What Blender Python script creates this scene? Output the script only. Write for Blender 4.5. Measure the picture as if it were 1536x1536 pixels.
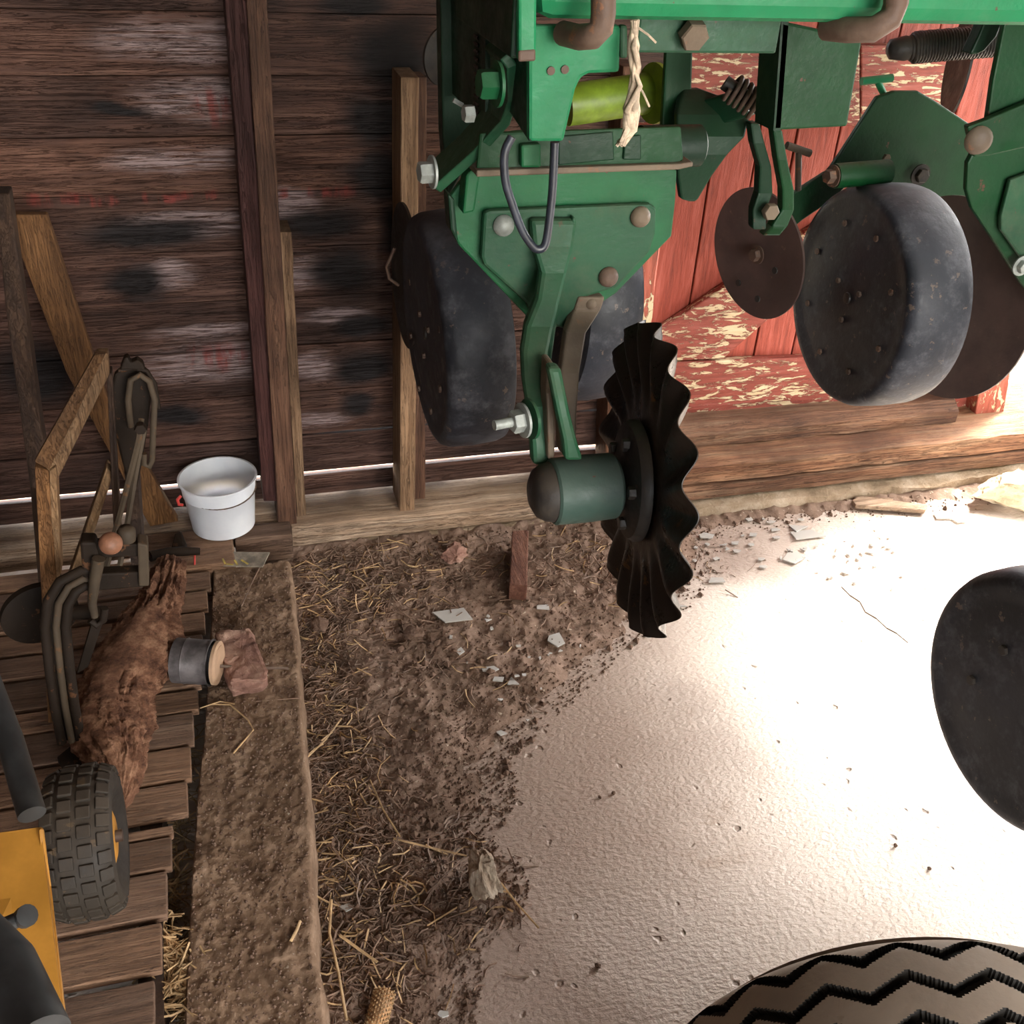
import bpy, bmesh, math, random
from mathutils import Vector, Matrix, noise
random.seed(7)
C = bpy.context.scene
for o in list(bpy.data.objects): bpy.data.objects.remove(o)
# ------------------------------------------------------------ camera
F, CC = 1585.0, 768.0
ROT = Matrix(((.961, .105, -.255), (-.270, .541, -.796), (.054, .834, .548)))
def _orth(m):
    x = Vector(m.col[0]).normalized(); y = Vector(m.col[1]); y = (y - x*y.dot(x)).normalized(); z = x.cross(y)
    return Matrix((x, y, z)).transposed()
ROT = _orth(ROT)
CAM = Vector((0, 0, 1.5))
cd = bpy.data.cameras.new('camera'); cam = bpy.data.objects.new('camera', cd); C.collection.objects.link(cam)
cam.matrix_world = Matrix.Translation(CAM) @ ROT.to_4x4()
cd.sensor_width = 36; cd.lens = 36*F/1536; cd.clip_start = .02; C.camera = cam
# ------------------------------------------------------------ world, sun, exposure
W = bpy.data.worlds.new('sky'); C.world = W; W.use_nodes = True
bg = W.node_tree.nodes['Background']; bg.inputs[0].default_value = (.93, .96, 1, 1); bg.inputs[1].default_value = 9.0
sl = bpy.data.lights.new('sun', 'SUN'); sl.energy = 22; sl.angle = math.radians(16); sl.color = (1, .93, .82)
so = bpy.data.objects.new('sun', sl); C.collection.objects.link(so)
so.rotation_euler = Vector((-.66, -.46, -1.0)).to_track_quat('-Z', 'Y').to_euler()
def area(name, loc, look, sx, sy, e, col):
    l = bpy.data.lights.new(name, 'AREA'); l.shape = 'RECTANGLE'; l.size = sx; l.size_y = sy; l.energy = e; l.color = col
    o = bpy.data.objects.new(name, l); C.collection.objects.link(o); o.location = loc
    o.rotation_euler = (Vector(look)-Vector(loc)).to_track_quat('-Z', 'Y').to_euler(); return o
area('daylight_doorway_behind', (1.9, -2.9, 2.0), (.7, 1.4, .8), 2.2, 1.8, 140, (1, .90, .76))
area('daylight_doorway_right', (3.4, 2.2, 1.2), (1.2, 1.0, 0), 1.9, 1.6, 175, (1, .97, .93))
C.view_settings.view_transform = 'Standard'; C.view_settings.look = 'None'; C.view_settings.gamma = 1
C.view_settings.use_curve_mapping = False; C.view_settings.exposure = 0.25

# ------------------------------------------------------------ helpers
def ray(px, py): return (ROT @ Vector((px-CC, -(py-CC), -F))).normalized()
def P(px, py, x=None, y=None, z=None, d=None):
    """point of the world seen at a pixel, on a plane x=, y= or z= or at a distance"""
    r = ray(px, py)
    if d is None:
        if y is not None: d = (y-CAM.y)/r.y
        elif z is not None: d = (z-CAM.z)/r.z
        else: d = (x-CAM.x)/r.x
    return CAM + r*d
def V(*a): return Vector(a)
class MB:
    def __init__(s): s.v = []; s.f = []
    def add(s, vs, fs):
        n = len(s.v); s.v += [tuple(v) for v in vs]; s.f += [tuple(i+n for i in f) for f in fs]; return s
    def prism(s, pts, ext):
        pts = [Vector(p) for p in pts]; n = len(pts); ext = Vector(ext)
        nr = Vector((0, 0, 0))
        for i in range(n): nr += pts[i].cross(pts[(i+1) % n])
        if nr.dot(ext) > 0: pts.reverse()
        vs = pts + [p+ext for p in pts]
        return s.add(vs, [tuple(range(n)), tuple(range(2*n-1, n-1, -1))] + [(i, i+n, (i+1) % n+n, (i+1) % n) for i in range(n)])
    def box(s, a, b):
        x0, y0, z0 = a; x1, y1, z1 = b
        return s.prism([(x0, y0, z0), (x1, y0, z0), (x1, y1, z0), (x0, y1, z0)], (0, 0, z1-z0))
    def bar(s, p, q, w, h, up=(0, 0, 1)):
        p, q = Vector(p), Vector(q); d = (q-p).normalized(); u = Vector(up)
        a = d.cross(u)
        if a.length < 1e-3: a = d.cross(Vector((1, 0, 0)))
        a.normalize(); b = a.cross(d)
        return s.prism([p+a*w/2+b*h/2, p-a*w/2+b*h/2, p-a*w/2-b*h/2, p+a*w/2-b*h/2], q-p)
    def tube(s, path, r, n=10, cap=True):
        path = [Vector(p) for p in path]; m = len(path); rs = r if isinstance(r, (list, tuple)) else [r]*m
        up = None; vs = []
        for i, p in enumerate(path):
            d = (path[min(i+1, m-1)]-path[max(i-1, 0)]).normalized()
            if up is None:
                up = d.cross(Vector((0, 0, 1)) if abs(d.z) < .9 else Vector((1, 0, 0))).normalized()
            up = (up-d*up.dot(d)).normalized(); b = d.cross(up)
            for k in range(n):
                a = 2*math.pi*k/n; vs.append(p+(up*math.cos(a)+b*math.sin(a))*rs[i])
        fs = [(i*n+k, i*n+(k+1) % n, (i+1)*n+(k+1) % n, (i+1)*n+k) for i in range(m-1) for k in range(n)]
        if cap: fs += [tuple(range(n-1, -1, -1)), tuple(range((m-1)*n, m*n))]
        return s.add(vs, fs)
    def lathe(s, prof, c, axis=(1, 0, 0), n=32):
        """prof: list of (along, radius)"""
        a = Vector(axis).normalized(); u = a.cross(Vector((0, 0, 1)) if abs(a.z) < .9 else Vector((0, 1, 0))).normalized(); w = a.cross(u); c = Vector(c)
        vs = []
        for t, r in prof:
            for k in range(n):
                g = 2*math.pi*k/n; vs.append(c+a*t+(u*math.cos(g)+w*math.sin(g))*max(r, 1e-4))
        m = len(prof)
        fs = [(i*n+k, i*n+(k+1) % n, (i+1)*n+(k+1) % n, (i+1)*n+k) for i in range(m-1) for k in range(n)]
        fs += [tuple(range(n-1, -1, -1)), tuple(range((m-1)*n, m*n))]
        return s.add(vs, fs)
    def hexa(s, c, axis, r, h): return s.lathe([(0, r), (h*.85, r), (h, r*.9)], c, axis, 6)
    def grid(s, fn, nu, nv):
        vs = [fn(i/nu, j/nv) for j in range(nv+1) for i in range(nu+1)]
        return s.add(vs, [(j*(nu+1)+i, j*(nu+1)+i+1, (j+1)*(nu+1)+i+1, (j+1)*(nu+1)+i) for j in range(nv) for i in range(nu)])
    def build(s, name, mat, parent=None, bevel=0, smooth=None, label=None, kind=None):
        me = bpy.data.meshes.new(name); me.from_pydata(s.v, [], s.f)
        bm = bmesh.new(); bm.from_mesh(me); bmesh.ops.recalc_face_normals(bm, faces=bm.faces)
        bm.to_mesh(me); bm.free()
        me.materials.append(mat)
        o = bpy.data.objects.new(name, me); C.collection.objects.link(o)
        if parent: o.parent = parent
        if bevel:
            m = o.modifiers.new('bevel', 'BEVEL'); m.width = bevel; m.segments = 2; m.limit_method = 'ANGLE'; m.angle_limit = math.radians(40)
        if smooth:
            for p in me.polygons: p.use_smooth = True
            me.set_sharp_from_angle(angle=math.radians(smooth))
        if label: o['label'] = label
        if kind: o['kind'] = kind
        return o
def thing(name, label, cat, group=None, loc=None):
    o = bpy.data.objects.new(name, None); C.collection.objects.link(o); o.empty_display_size = .05
    o['label'] = label; o['category'] = cat
    if group: o['group'] = group
    if loc is not None: o.location = loc
    return o
def settle(root):
    """move the Empty to the base of its parts, parts keep their places"""
    bpy.context.view_layer.update()
    lo = Vector((1e9,)*3); hi = -lo
    for ch in root.children_recursive:
        if ch.type != 'MESH': continue
        for v in ch.data.vertices:
            for k in range(3): lo[k] = min(lo[k], v.co[k]); hi[k] = max(hi[k], v.co[k])
    b = Vector(((lo.x+hi.x)/2, (lo.y+hi.y)/2, lo.z)); root.location = b
    for ch in root.children: ch.matrix_parent_inverse = Matrix.Translation(-b)
def tag(o, label, cat, group=None):
    o['label'] = label; o['category'] = cat
    if group: o['group'] = group
    return o
def N(p, s=1.0): return noise.noise(Vector(p)*s)
def struct(name):
    o = bpy.data.objects.new(name, None); C.collection.objects.link(o); o['kind'] = 'structure'; return o
def rock(name, mat, c, size, seed, parent=None, sub=3, rough=.25, flat=.5, rot=0, cut=True):
    bm = bmesh.new(); bmesh.ops.create_icosphere(bm, subdivisions=sub, radius=1)
    rnd = random.Random(seed)
    planes = [(Vector((rnd.uniform(-1, 1), rnd.uniform(-1, 1), rnd.uniform(-.6, 1))).normalized(), rnd.uniform(.5, .8)) for _ in range(9)]
    for v in bm.verts:
        p = v.co.copy()
        if cut:
            for n_, d_ in planes:
                k = p.dot(n_)
                if k > d_: p -= n_*(k-d_)
        p *= 1+rough*noise.noise(v.co*2.1+Vector((seed, 0, 0)))+rough*.4*noise.noise(v.co*6+Vector((seed, 0, 0)))
        v.co = Vector((p.x*size[0], p.y*size[1], p.z*size[2]))
    zmin = min(v.co.z for v in bm.verts)
    rm = Matrix.Rotation(rot, 4, 'Z')
    for v in bm.verts: v.co = rm @ v.co + Vector((0, 0, -zmin*.9))
    me = bpy.data.meshes.new(name); bm.to_mesh(me); bm.free(); me.materials.append(mat)
    o = bpy.data.objects.new(name, me); C.collection.objects.link(o); o.location = c
    if parent: o.parent = parent
    return o

# ------------------------------------------------------------ materials
class NT:
    def __init__(s, name):
        s.m = bpy.data.materials.new(name); s.m.use_nodes = True; s.t = s.m.node_tree; s.b = s.t.nodes['Principled BSDF']
        s.tc = s.t.nodes.new('ShaderNodeTexCoord'); s.co = s.tc.outputs['Object']
    def n(s, k, **kw):
        x = s.t.nodes.new('ShaderNode'+k)
        for a, b in kw.items(): setattr(x, a, b)
        return x
    def l(s, a, b): s.t.links.new(a, b)
    def mapping(s, sc, loc=(0, 0, 0), src=None):
        x = s.n('Mapping'); x.inputs['Scale'].default_value = sc; x.inputs['Location'].default_value = loc; s.l(src or s.co, x.inputs[0]); return x.outputs[0]
    def noise(s, scale, vec=None, detail=5, rough=.6, dist=0):
        x = s.n('TexNoise'); x.inputs['Scale'].default_value = scale; x.inputs['Detail'].default_value = detail
        x.inputs['Roughness'].default_value = rough; x.inputs['Distortion'].default_value = dist; s.l(vec or s.co, x.inputs['Vector']); return x.outputs['Fac']
    def ramp(s, fac, stops, interp='LINEAR'):
        x = s.n('ValToRGB'); e = x.color_ramp.elements; x.color_ramp.interpolation = interp
        while len(e) < len(stops): e.new(.5)
        for i, (p, c) in enumerate(stops):
            e[i].position = p; e[i].color = (*c, 1) if not isinstance(c, (int, float)) else (c, c, c, 1)
        s.l(fac, x.inputs[0]); return x.outputs[0]
    def mix(s, fac, a, b, mode='MIX'):
        x = s.n('Mix', data_type='RGBA', blend_type=mode)
        for i, v in ((0, fac), (6, a), (7, b)):
            if isinstance(v, (int, float)): x.inputs[i].default_value = v
            elif isinstance(v, tuple): x.inputs[i].default_value = (*v, 1)
            else: s.l(v, x.inputs[i])
        return x.outputs[2]
    def math(s, op, a, b=0, c=None):
        x = s.n('Math', operation=op)
        for i, v in enumerate((a, b, c)):
            if v is None: continue
            if isinstance(v, (int, float)): x.inputs[i].default_value = v
            else: s.l(v, x.inputs[i])
        return x.outputs[0]
    def maprange(s, v, a, b, c=0, d=1):
        x = s.n('MapRange', interpolation_type='SMOOTHSTEP'); s.l(v, x.inputs[0])
        for i, q in enumerate((a, b, c, d)): x.inputs[i+1].default_value = q
        return x.outputs[0]
    def blobs(s, lst, dist=.05, nscale=9, stretch=(1, 1, 1)):
        """soft irregular stains at fixed places: (center, radii)"""
        nz = s.n('TexNoise'); nz.inputs['Scale'].default_value = nscale; nz.inputs['Detail'].default_value = 5; s.l(s.mapping(stretch), nz.inputs['Vector'])
        sub = s.n('VectorMath', operation='SUBTRACT'); s.l(nz.outputs['Color'], sub.inputs[0]); sub.inputs[1].default_value = (.5, .5, .5)
        sc = s.n('VectorMath', operation='SCALE'); s.l(sub.outputs[0], sc.inputs[0]); sc.inputs['Scale'].default_value = dist*2
        ad = s.n('VectorMath', operation='ADD'); s.l(s.co, ad.inputs[0]); s.l(sc.outputs[0], ad.inputs[1])
        out = None
        for c, r in lst:
            a = s.n('VectorMath', operation='SUBTRACT'); s.l(ad.outputs[0], a.inputs[0]); a.inputs[1].default_value = c
            b = s.n('VectorMath', operation='MULTIPLY'); s.l(a.outputs[0], b.inputs[0]); b.inputs[1].default_value = [1/q for q in r]
            d = s.n('VectorMath', operation='LENGTH'); s.l(b.outputs[0], d.inputs[0])
            v = s.maprange(d.outputs['Value'], 1.3, .45)
            out = v if out is None else s.math('MAXIMUM', out, v)
        return out
    def bump(s, h, dist, strength=1, prev=None):
        x = s.n('Bump'); x.inputs['Distance'].default_value = dist; x.inputs['Strength'].default_value = strength; s.l(h, x.inputs['Height'])
        if prev is not None: s.l(prev, x.inputs['Normal'])
        s.l(x.outputs[0], s.b.inputs['Normal']); return x.outputs[0]
    def out(s, col, rough=.7, metal=0, spec=.5):
        if isinstance(col, tuple): s.b.inputs['Base Color'].default_value = (*col, 1)
        else: s.l(col, s.b.inputs['Base Color'])
        if isinstance(rough, (int, float)): s.b.inputs['Roughness'].default_value = rough
        else: s.l(rough, s.b.inputs['Roughness'])
        s.b.inputs['Metallic'].default_value = metal; s.b.inputs['Specular IOR Level'].default_value = spec
        return s.m
def rnd_shift(t):
    oi = t.n('ObjectInfo'); m = t.math('MULTIPLY', oi.outputs['Random'], 17.0)
    a = t.n('VectorMath', operation='ADD'); t.l(t.tc.outputs['Object'], a.inputs[0])
    cx = t.n('CombineXYZ'); t.l(m, cx.inputs[0]); t.l(m, cx.inputs[1]); t.l(m, cx.inputs[2]); t.l(cx.outputs[0], a.inputs[1]); return a.outputs[0], oi.outputs['Random']
def wood(name, c1, c2, c3, axis='x', rough=.75, grain=1.0, dark=(.02, .012, .01), bump=.004, spots=None, pale=None, red=None):
    t = NT(name); vec, rn = rnd_shift(t)
    st = {'x': (1.2, 22, 22), 'y': (22, 1.2, 22), 'z': (22, 22, 1.2)}[axis]
    g = t.noise(2.2*grain, t.mapping(st, src=vec), 8, .65, .6)
    col = t.ramp(g, [(.28, c1), (.5, c2), (.72, c3)])
    big = t.noise(3.5, t.mapping((1, 1, 1), src=vec), 4)
    col = t.mix(t.maprange(big, .38, .72, 0, .75), col, t.mix(1, col, tuple(q*.45 for q in c2), 'MULTIPLY') if False else tuple(q*.5 for q in c1))
    fine = t.noise(9*grain, t.mapping(st, src=vec), 6, .7)
    col = t.mix(t.maprange(fine, .62, .75, 0, .6), col, dark)
    ck = t.noise(3.3*grain, t.mapping(tuple(q*1.5 if q > 2 else q*.8 for q in st), (5, 5, 5), vec), 6, .8, 1.2)
    crk = t.maprange(t.math('ABSOLUTE', t.math('SUBTRACT', ck, .5)), .0, .016, 1, 0); col = t.mix(t.math('MULTIPLY', crk, .7), col, dark)
    vv = t.mix(rn, (.72, .72, .75), (1.15, 1.08, 1.0)); col = t.mix(1.0, col, vv, 'MULTIPLY')
    if pale:
        pm = t.math('MULTIPLY', t.blobs(pale, .03, 7, (1, 1, 2)), t.maprange(fine, .38, .58, 0, .75)); col = t.mix(pm, col, (.33, .25, .245))
    if red:
        rm = t.math('MULTIPLY', t.blobs(red, .03, 10), t.maprange(t.noise(16, t.mapping((2.4, 1, .5))), .42, .62, 0, .75)); col = t.mix(rm, col, (.20, .035, .028))
    if spots: col = t.mix(t.blobs(spots, .028, 13, (.8, 1, 1.6)), col, (.010, .007, .007))
    t.bump(t.math('SUBTRACT', t.math('ADD', g, t.math('MULTIPLY', fine, .6)), t.math('MULTIPLY', crk, .5)), bump)
    return t.out(col, rough, 0, .25)

def metal_paint(name, base, dark, rust=(.07, .03, .02), rough=.42, rustamt=.66, dust=(.3, .27, .2), dustamt=.35, bump=.0012, spec=.22):
    t = NT(name)
    a = t.noise(7, None, 5); col = t.mix(t.maprange(a, .35, .7), base, dark)
    sp = t.noise(38, None, 4, .7); col = t.mix(t.maprange(sp, rustamt, rustamt+.05), col, rust)
    d = t.noise(16, None, 8, .75); geo = t.n('NewGeometry'); sep = t.n('SeparateXYZ'); t.l(geo.outputs['Normal'], sep.inputs[0])
    up = t.maprange(sep.outputs[2], .2, .95)
    dm = t.math('ADD', t.math('MULTIPLY', t.maprange(d, .45, .75), dustamt), t.math('MULTIPLY', up, .22)); col = t.mix(t.math('MINIMUM', dm, .9), col, dust)
    t.bump(t.noise(120, None, 3), bump, .5)
    return t.out(col, t.maprange(d, .3, .7, rough-.08, rough+.25), 0, spec)

wall_blobs = [P(x, y, y=2.2) for x, y in ()]
def WB(l, yy=2.2): return [(tuple(P(px, py, y=yy)), (rx/780, .3, rz/780)) for px, py, rx, rz in l]
dark_spots = WB([(225, 350, 110, 26), (205, 425, 52, 36), (515, 405, 66, 46), (545, 550, 60, 42), (535, 605, 34, 26), (268, 622, 60, 26),
                 (590, 90, 70, 60), (565, 180, 60, 50), (575, 260, 70, 50), (530, 5, 60, 20), (480, 335, 80, 30), (545, 490, 60, 22), (600, 340, 30, 60),
                 (180, 165, 50, 12), (640, 440, 40, 40), (60, 560, 70, 60)])
pale_spots = WB([(300, 335, 110, 24), (430, 310, 60, 25), (455, 410, 40, 30), (250, 415, 50, 25), (310, 545, 120, 40), (470, 545, 50, 30), (260, 60, 110, 30), (290, 150, 90, 35),
                 (300, 500, 90, 12), (500, 475, 60, 15), (260, 240, 100, 20), (480, 630, 60, 15)])
red_spots = WB([(330, 535, 60, 30), (70, 300, 200, 10), (480, 292, 120, 10), (250, 292, 150, 8), (320, 160, 30, 24)])
M = {}
M['siding'] = wood('weathered_siding_wood', (.036, .017, .012), (.094, .046, .032), (.175, .096, .070), 'x', .60, 1.0, spots=dark_spots, pale=pale_spots, red=red_spots)
M['stud'] = wood('stud_wood', (.075, .035, .020), (.16, .078, .045), (.26, .145, .085), 'z', .7)
M['stud_red'] = wood('maroon_stud_wood', (.042, .016, .014), (.072, .027, .024), (.095, .042, .036), 'z', .6)
M['stud_pale'] = wood('pale_stud_wood', (.17, .095, .05), (.31, .19, .105), (.45, .30, .18), 'z', .75)
M['brace'] = wood('orange_brown_wood', (.10, .045, .015), (.17, .08, .028), (.24, .12, .045), 'z', .65)
M['frame_wood'] = wood('frame_wood', (.14, .075, .035), (.30, .18, .09), (.46, .31, .18), 'z', .7)
M['sill'] = wood('sill_wood', (.24, .155, .10), (.45, .33, .235), (.64, .52, .41), 'x', .75, .8, bump=.007)
M['sill_warm'] = wood('warm_sill_wood', (.17, .075, .042), (.31, .16, .09), (.45, .30, .19), 'x', .75, .8, bump=.010)
M['slat'] = wood('pallet_wood', (.15, .085, .052), (.28, .17, .11), (.40, .26, .175), 'x', .8)
M['block'] = wood('block_wood', (.09, .035, .022), (.19, .08, .05), (.28, .14, .09), 'y', .8)
M['dark_wood'] = wood('dark_wood', (.02, .01, .006), (.045, .024, .014), (.08, .045, .025), 'z', .7)
def red_paint(name, axis, peel, c=(.30, .055, .032)):
    t = NT(name); vec, rn = rnd_shift(t)
    st = {'x': (1, 9, 9), 'z': (9, 9, 1)}[axis]
    g = t.noise(8, t.mapping(st, src=vec), 7, .7, .4)
    col = t.ramp(g, [(.3, tuple(q*.55 for q in c)), (.5, c), (.7, tuple(min(1, q*1.25+.03) for q in c))])
    cr = t.noise(14, t.mapping(tuple(q*1.6 for q in st), src=vec), 6, .75)
    col = t.mix(t.maprange(cr, .66, .70), col, (.09, .02, .012))
    vv = t.mix(rn, (.85, .82, .8), (1.1, 1.1, 1.1)); col = t.mix(1.0, col, vv, 'MULTIPLY')
    h = t.math('MULTIPLY', g, 1)
    if peel:
        st2 = {'x': (1, 4.2, 4.2), 'z': (2.6, 2.6, 1)}[axis]
        f = t.noise(13, t.mapping(st2, src=vec), 8, .72, .8)
        v = t.n('TexVoronoi', feature='DISTANCE_TO_EDGE'); v.inputs['Scale'].default_value = 26; t.l(t.mapping(st2, src=vec), v.inputs['Vector'])
        edge = t.math('ADD', f, t.math('MULTIPLY', v.outputs['Distance'], .12))
        pm = t.maprange(edge, peel, peel+.012); col = t.mix(pm, col, t.ramp(g, [(.3, (.45, .33, .18)), (.7, (.68, .55, .36))]))
        h = t.math('SUBTRACT', h, t.math('MULTIPLY', pm, 1.4))
    t.bump(h, .004)
    return t.out(col, .6, 0, .3)
M['red'] = red_paint('red_barn_paint', 'z', 0)
M['red_peel'] = red_paint('peeling_red_paint', 'x', .545, (.24, .05, .032))
M['red_worn'] = red_paint('worn_red_post_paint', 'z', .60, (.30, .07, .04))

def concrete():
    t = NT('dusty_concrete')
    a = t.noise(1.6, None, 5, .6); col = t.ramp(a, [(.3, (.60, .505, .43)), (.7, (.74, .65, .57))])
    b = t.noise(9, None, 6, .7); col = t.mix(t.maprange(b, .55, .75, 0, .35), col, (.52, .40, .30))
    stain = t.blobs([((.45, 1.55, 0), (.5, .75, 1)), ((.75, 1.95, 0), (.75, .25, 1)), ((.28, .95, 0), (.27, .5, 1)), ((1.9, 2.05, 0), (.7, .1, 1))], .14, 5)
    col = t.mix(t.math('MULTIPLY', stain, .75), col, (.19, .115, .08))
    v = t.n('TexVoronoi'); v.inputs['Scale'].default_value = 21; nd = t.n('TexNoise'); nd.inputs['Scale'].default_value = 40; t.l(t.co, nd.inputs['Vector']); va = t.n('VectorMath', operation='MULTIPLY_ADD'); t.l(nd.outputs['Color'], va.inputs[0]); va.inputs[1].default_value = (.022, .022, .022); t.l(t.co, va.inputs[2]); t.l(va.outputs[0], v.inputs['Vector'])
    vr = t.n('TexNoise'); vr.inputs['Scale'].default_value = 5; t.l(t.co, vr.inputs['Vector'])
    pit = t.math('MULTIPLY', t.maprange(t.math('ADD', v.outputs['Distance'], t.math('MULTIPLY', t.noise(13, None, 2), .2)), .25, .15), t.maprange(vr.outputs['Fac'], .47, .52))
    col = t.mix(t.math('MULTIPLY', pit, .75), col, (.20, .14, .10))
    sm = t.noise(3.1, t.mapping((1, 1, 1), (3, 1, 0)), 7, .75); col = t.mix(t.maprange(sm, .62, .72, 0, .5), col, (.34, .24, .17))
    f = t.noise(85, t.mapping((1, 1.5, 1)), 3, .5); f2 = t.noise(260, None, 2)
    h = t.math('ADD', t.math('MULTIPLY', f, .0042), t.math('MULTIPLY', f2, .0006)); h = t.math('SUBTRACT', h, t.math('MULTIPLY', pit, .004))
    t.bump(h, 1.0, .8)
    return t.out(col, t.maprange(b, .3, .7, .50, .66), 0, .4)
M['concrete'] = concrete()
def earthy(name, c1, c2, c3, sc=12, b=.004, rough=.9, sp=None, spec=.2):
    t = NT(name); a = t.noise(sc, None, 8, .7); col = t.ramp(a, [(.32, c1), (.5, c2), (.68, c3)])
    f = t.noise(sc*7, None, 5, .7); col = t.mix(t.maprange(f, .6, .72, 0, .7), col, tuple(q*.4 for q in c1))
    if sp: col = t.mix(t.maprange(t.noise(sc*11, None, 2), .68, .71), col, sp)
    t.bump(t.math('ADD', a, t.math('MULTIPLY', f, .5)), b); return t.out(col, rough, 0, spec)
M['soil'] = earthy('dry_soil', (.10, .065, .046), (.20, .132, .096), (.31, .215, .165), 9, .006, sp=(.42, .34, .26))
M['clod'] = earthy('dark_clod', (.07, .04, .03), (.13, .08, .055), (.2, .13, .095), 30)
M['dirty_beam'] = earthy('dirt_caked_timber', (.095, .056, .034), (.195, .125, .08), (.30, .205, .14), 14, .005, sp=(.4, .33, .26))
M['curb'] = earthy('rough_curb_concrete', (.17, .12, .075), (.30, .22, .145), (.44, .35, .26), 11, .008)
M['rock'] = earthy('pale_limestone', (.42, .32, .2), (.62, .50, .34), (.75, .66, .5), 14, .008)
M['stone'] = earthy('grey_brown_stone', (.20, .14, .095), (.34, .27, .2), (.52, .45, .37), 18, .006)
M['brick'] = earthy('pinkish_stone', (.13, .065, .05), (.26, .14, .105), (.42, .27, .2), 15, .006)
M['rot'] = earthy('rotten_wood', (.055, .022, .013), (.20, .095, .055), (.42, .23, .14), 30, .012)
M['dark_earth'] = earthy('dark_earth', (.02, .012, .008), (.05, .03, .02), (.09, .055, .035), 14)
def simple(name, c, r=.5, m=0, var=.3, sc=14, b=.0, spec=.5):
    t = NT(name); a = t.noise(sc, None, 6, .7); col = t.mix(t.maprange(a, .35, .7), tuple(q*(1-var) for q in c), tuple(min(1, q*(1+var)) for q in c))
    if b: t.bump(t.noise(sc*5, None, 4), b)
    return t.out(col, t.maprange(a, .3, .7, max(.05, r-.1), min(1, r+.1)), m, spec)
M['straw'] = simple('straw', (.36, .23, .11), .7, 0, .5, 20)
M['straw_pale'] = simple('pale_straw', (.46, .30, .15), .65, 0, .4, 20)
M['straw_grey'] = simple('grey_straw', (.20, .125, .085), .75, 0, .45, 20)
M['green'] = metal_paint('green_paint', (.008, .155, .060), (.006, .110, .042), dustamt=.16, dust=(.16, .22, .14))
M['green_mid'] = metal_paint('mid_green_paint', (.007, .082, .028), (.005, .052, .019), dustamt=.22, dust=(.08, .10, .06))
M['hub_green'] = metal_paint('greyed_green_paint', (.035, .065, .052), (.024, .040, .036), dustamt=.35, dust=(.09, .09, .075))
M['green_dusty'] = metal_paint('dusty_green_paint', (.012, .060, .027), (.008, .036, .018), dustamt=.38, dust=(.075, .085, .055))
M['green_shaded'] = metal_paint('shaded_green_paint', (.003, .022, .009), (.002, .014, .007), dustamt=.08, dust=(.04, .04, .025))  # same green with the shade on side and recessed parts painted in
M['green_deep_shade'] = metal_paint('deep_shade_green_paint', (.002, .034, .009), (.0015, .022, .006), dustamt=.08, dust=(.04, .055, .025))  # shade on the right unit and under the toolbar darkened into this green
M['yellowgreen'] = simple('yellow_green_paint', (.20, .30, .02), .45)
M['rust'] = metal_paint('rusty_steel', (.10, .062, .045), (.045, .028, .022), (.16, .075, .04), .5, .6, (.2, .15, .11), .4)
M['rust_brown'] = metal_paint('brown_steel', (.12, .088, .06), (.07, .05, .038), (.14, .07, .04), .5, .6, (.2, .165, .12), .4)
M['black_steel'] = metal_paint('dark_worn_steel', (.022, .019, .017), (.012, .011, .011), (.05, .03, .018), .38, .64, (.11, .085, .06), .3)
M['coulter'] = metal_paint('oiled_dark_steel', (.014, .010, .008), (.008, .006, .005), (.07, .035, .012), .28, .63, (.06, .035, .02), .3)
M['zinc'] = simple('zinc', (.26, .28, .26), .55, .3, .3, 30)
M['rubber'] = metal_paint('dusty_black_rubber', (.022, .024, .031), (.010, .011, .014), (.08, .06, .05), .48, .62, (.14, .14, .155), .5, .001)
M['tyre'] = metal_paint('dusty_tyre_rubber', (.27, .215, .17), (.19, .15, .12), (.22, .17, .13), .65, .62, (.34, .27, .21), .4)
M['tyre_dark'] = simple('tyre_groove', (.014, .012, .01), .8)
M['knobby'] = metal_paint('worn_black_tyre_rubber', (.03, .024, .018), (.016, .013, .011), (.07, .045, .025), .6, .62, (.09, .065, .045), .3)
M['brown_disc'] = metal_paint('brown_coated_disc', (.085, .055, .048), (.05, .035, .032), (.12, .08, .06), .42, .66, (.13, .1, .08), .25)
M['hose'] = simple('black_hose', (.02, .024, .035), .4, 0, .4, 30)
M['yellow'] = simple('yellow_paint', (.38, .175, .025), .45, 0, .25, 6)
M['blacktube'] = simple('black_tube', (.022, .023, .024), .45, 0, .4, 20)
M['iron'] = metal_paint('old_iron', (.015, .010, .007), (.009, .006, .004), (.07, .032, .015), .6, .62, (.035, .022, .013), .22, spec=.12)
M['iron_pale'] = metal_paint('pale_worn_iron', (.055, .040, .026), (.026, .019, .013), (.09, .045, .02), .6, .6, (.08, .05, .03), .4, spec=.2)
M['rustball'] = simple('rusty_ball', (.20, .085, .045), .6, 0, .35, 25, .001)
M['can'] = simple('galvanised_can', (.10, .088, .088), .5, .4, .5, 18)
M['canlid'] = simple('plywood_disc', (.42, .27, .17), .7, 0, .2, 12)
M['twine'] = simple('grey_twine', (.42, .33, .24), .9, 0, .35, 60)
M['plate_yellow'] = simple('faded_yellow_letters', (.45, .33, .06), .6, 0, .4, 40)
M['platemetal'] = simple('dirty_plate', (.24, .20, .15), .6, .1, .5, 25)
M['cob'] = simple('corn_cob', (.40, .22, .10), .8, 0, .5, 60, .002)
M['red_plastic'] = simple('red_plastic', (.5, .05, .04), .4)
t = NT('dusty_glass'); M['glass'] = t.out((.62, .60, .56), .15, 0, .7); t.b.inputs['Transmission Weight'].default_value = .35; t.b.inputs['IOR'].default_value = 1.3
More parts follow.
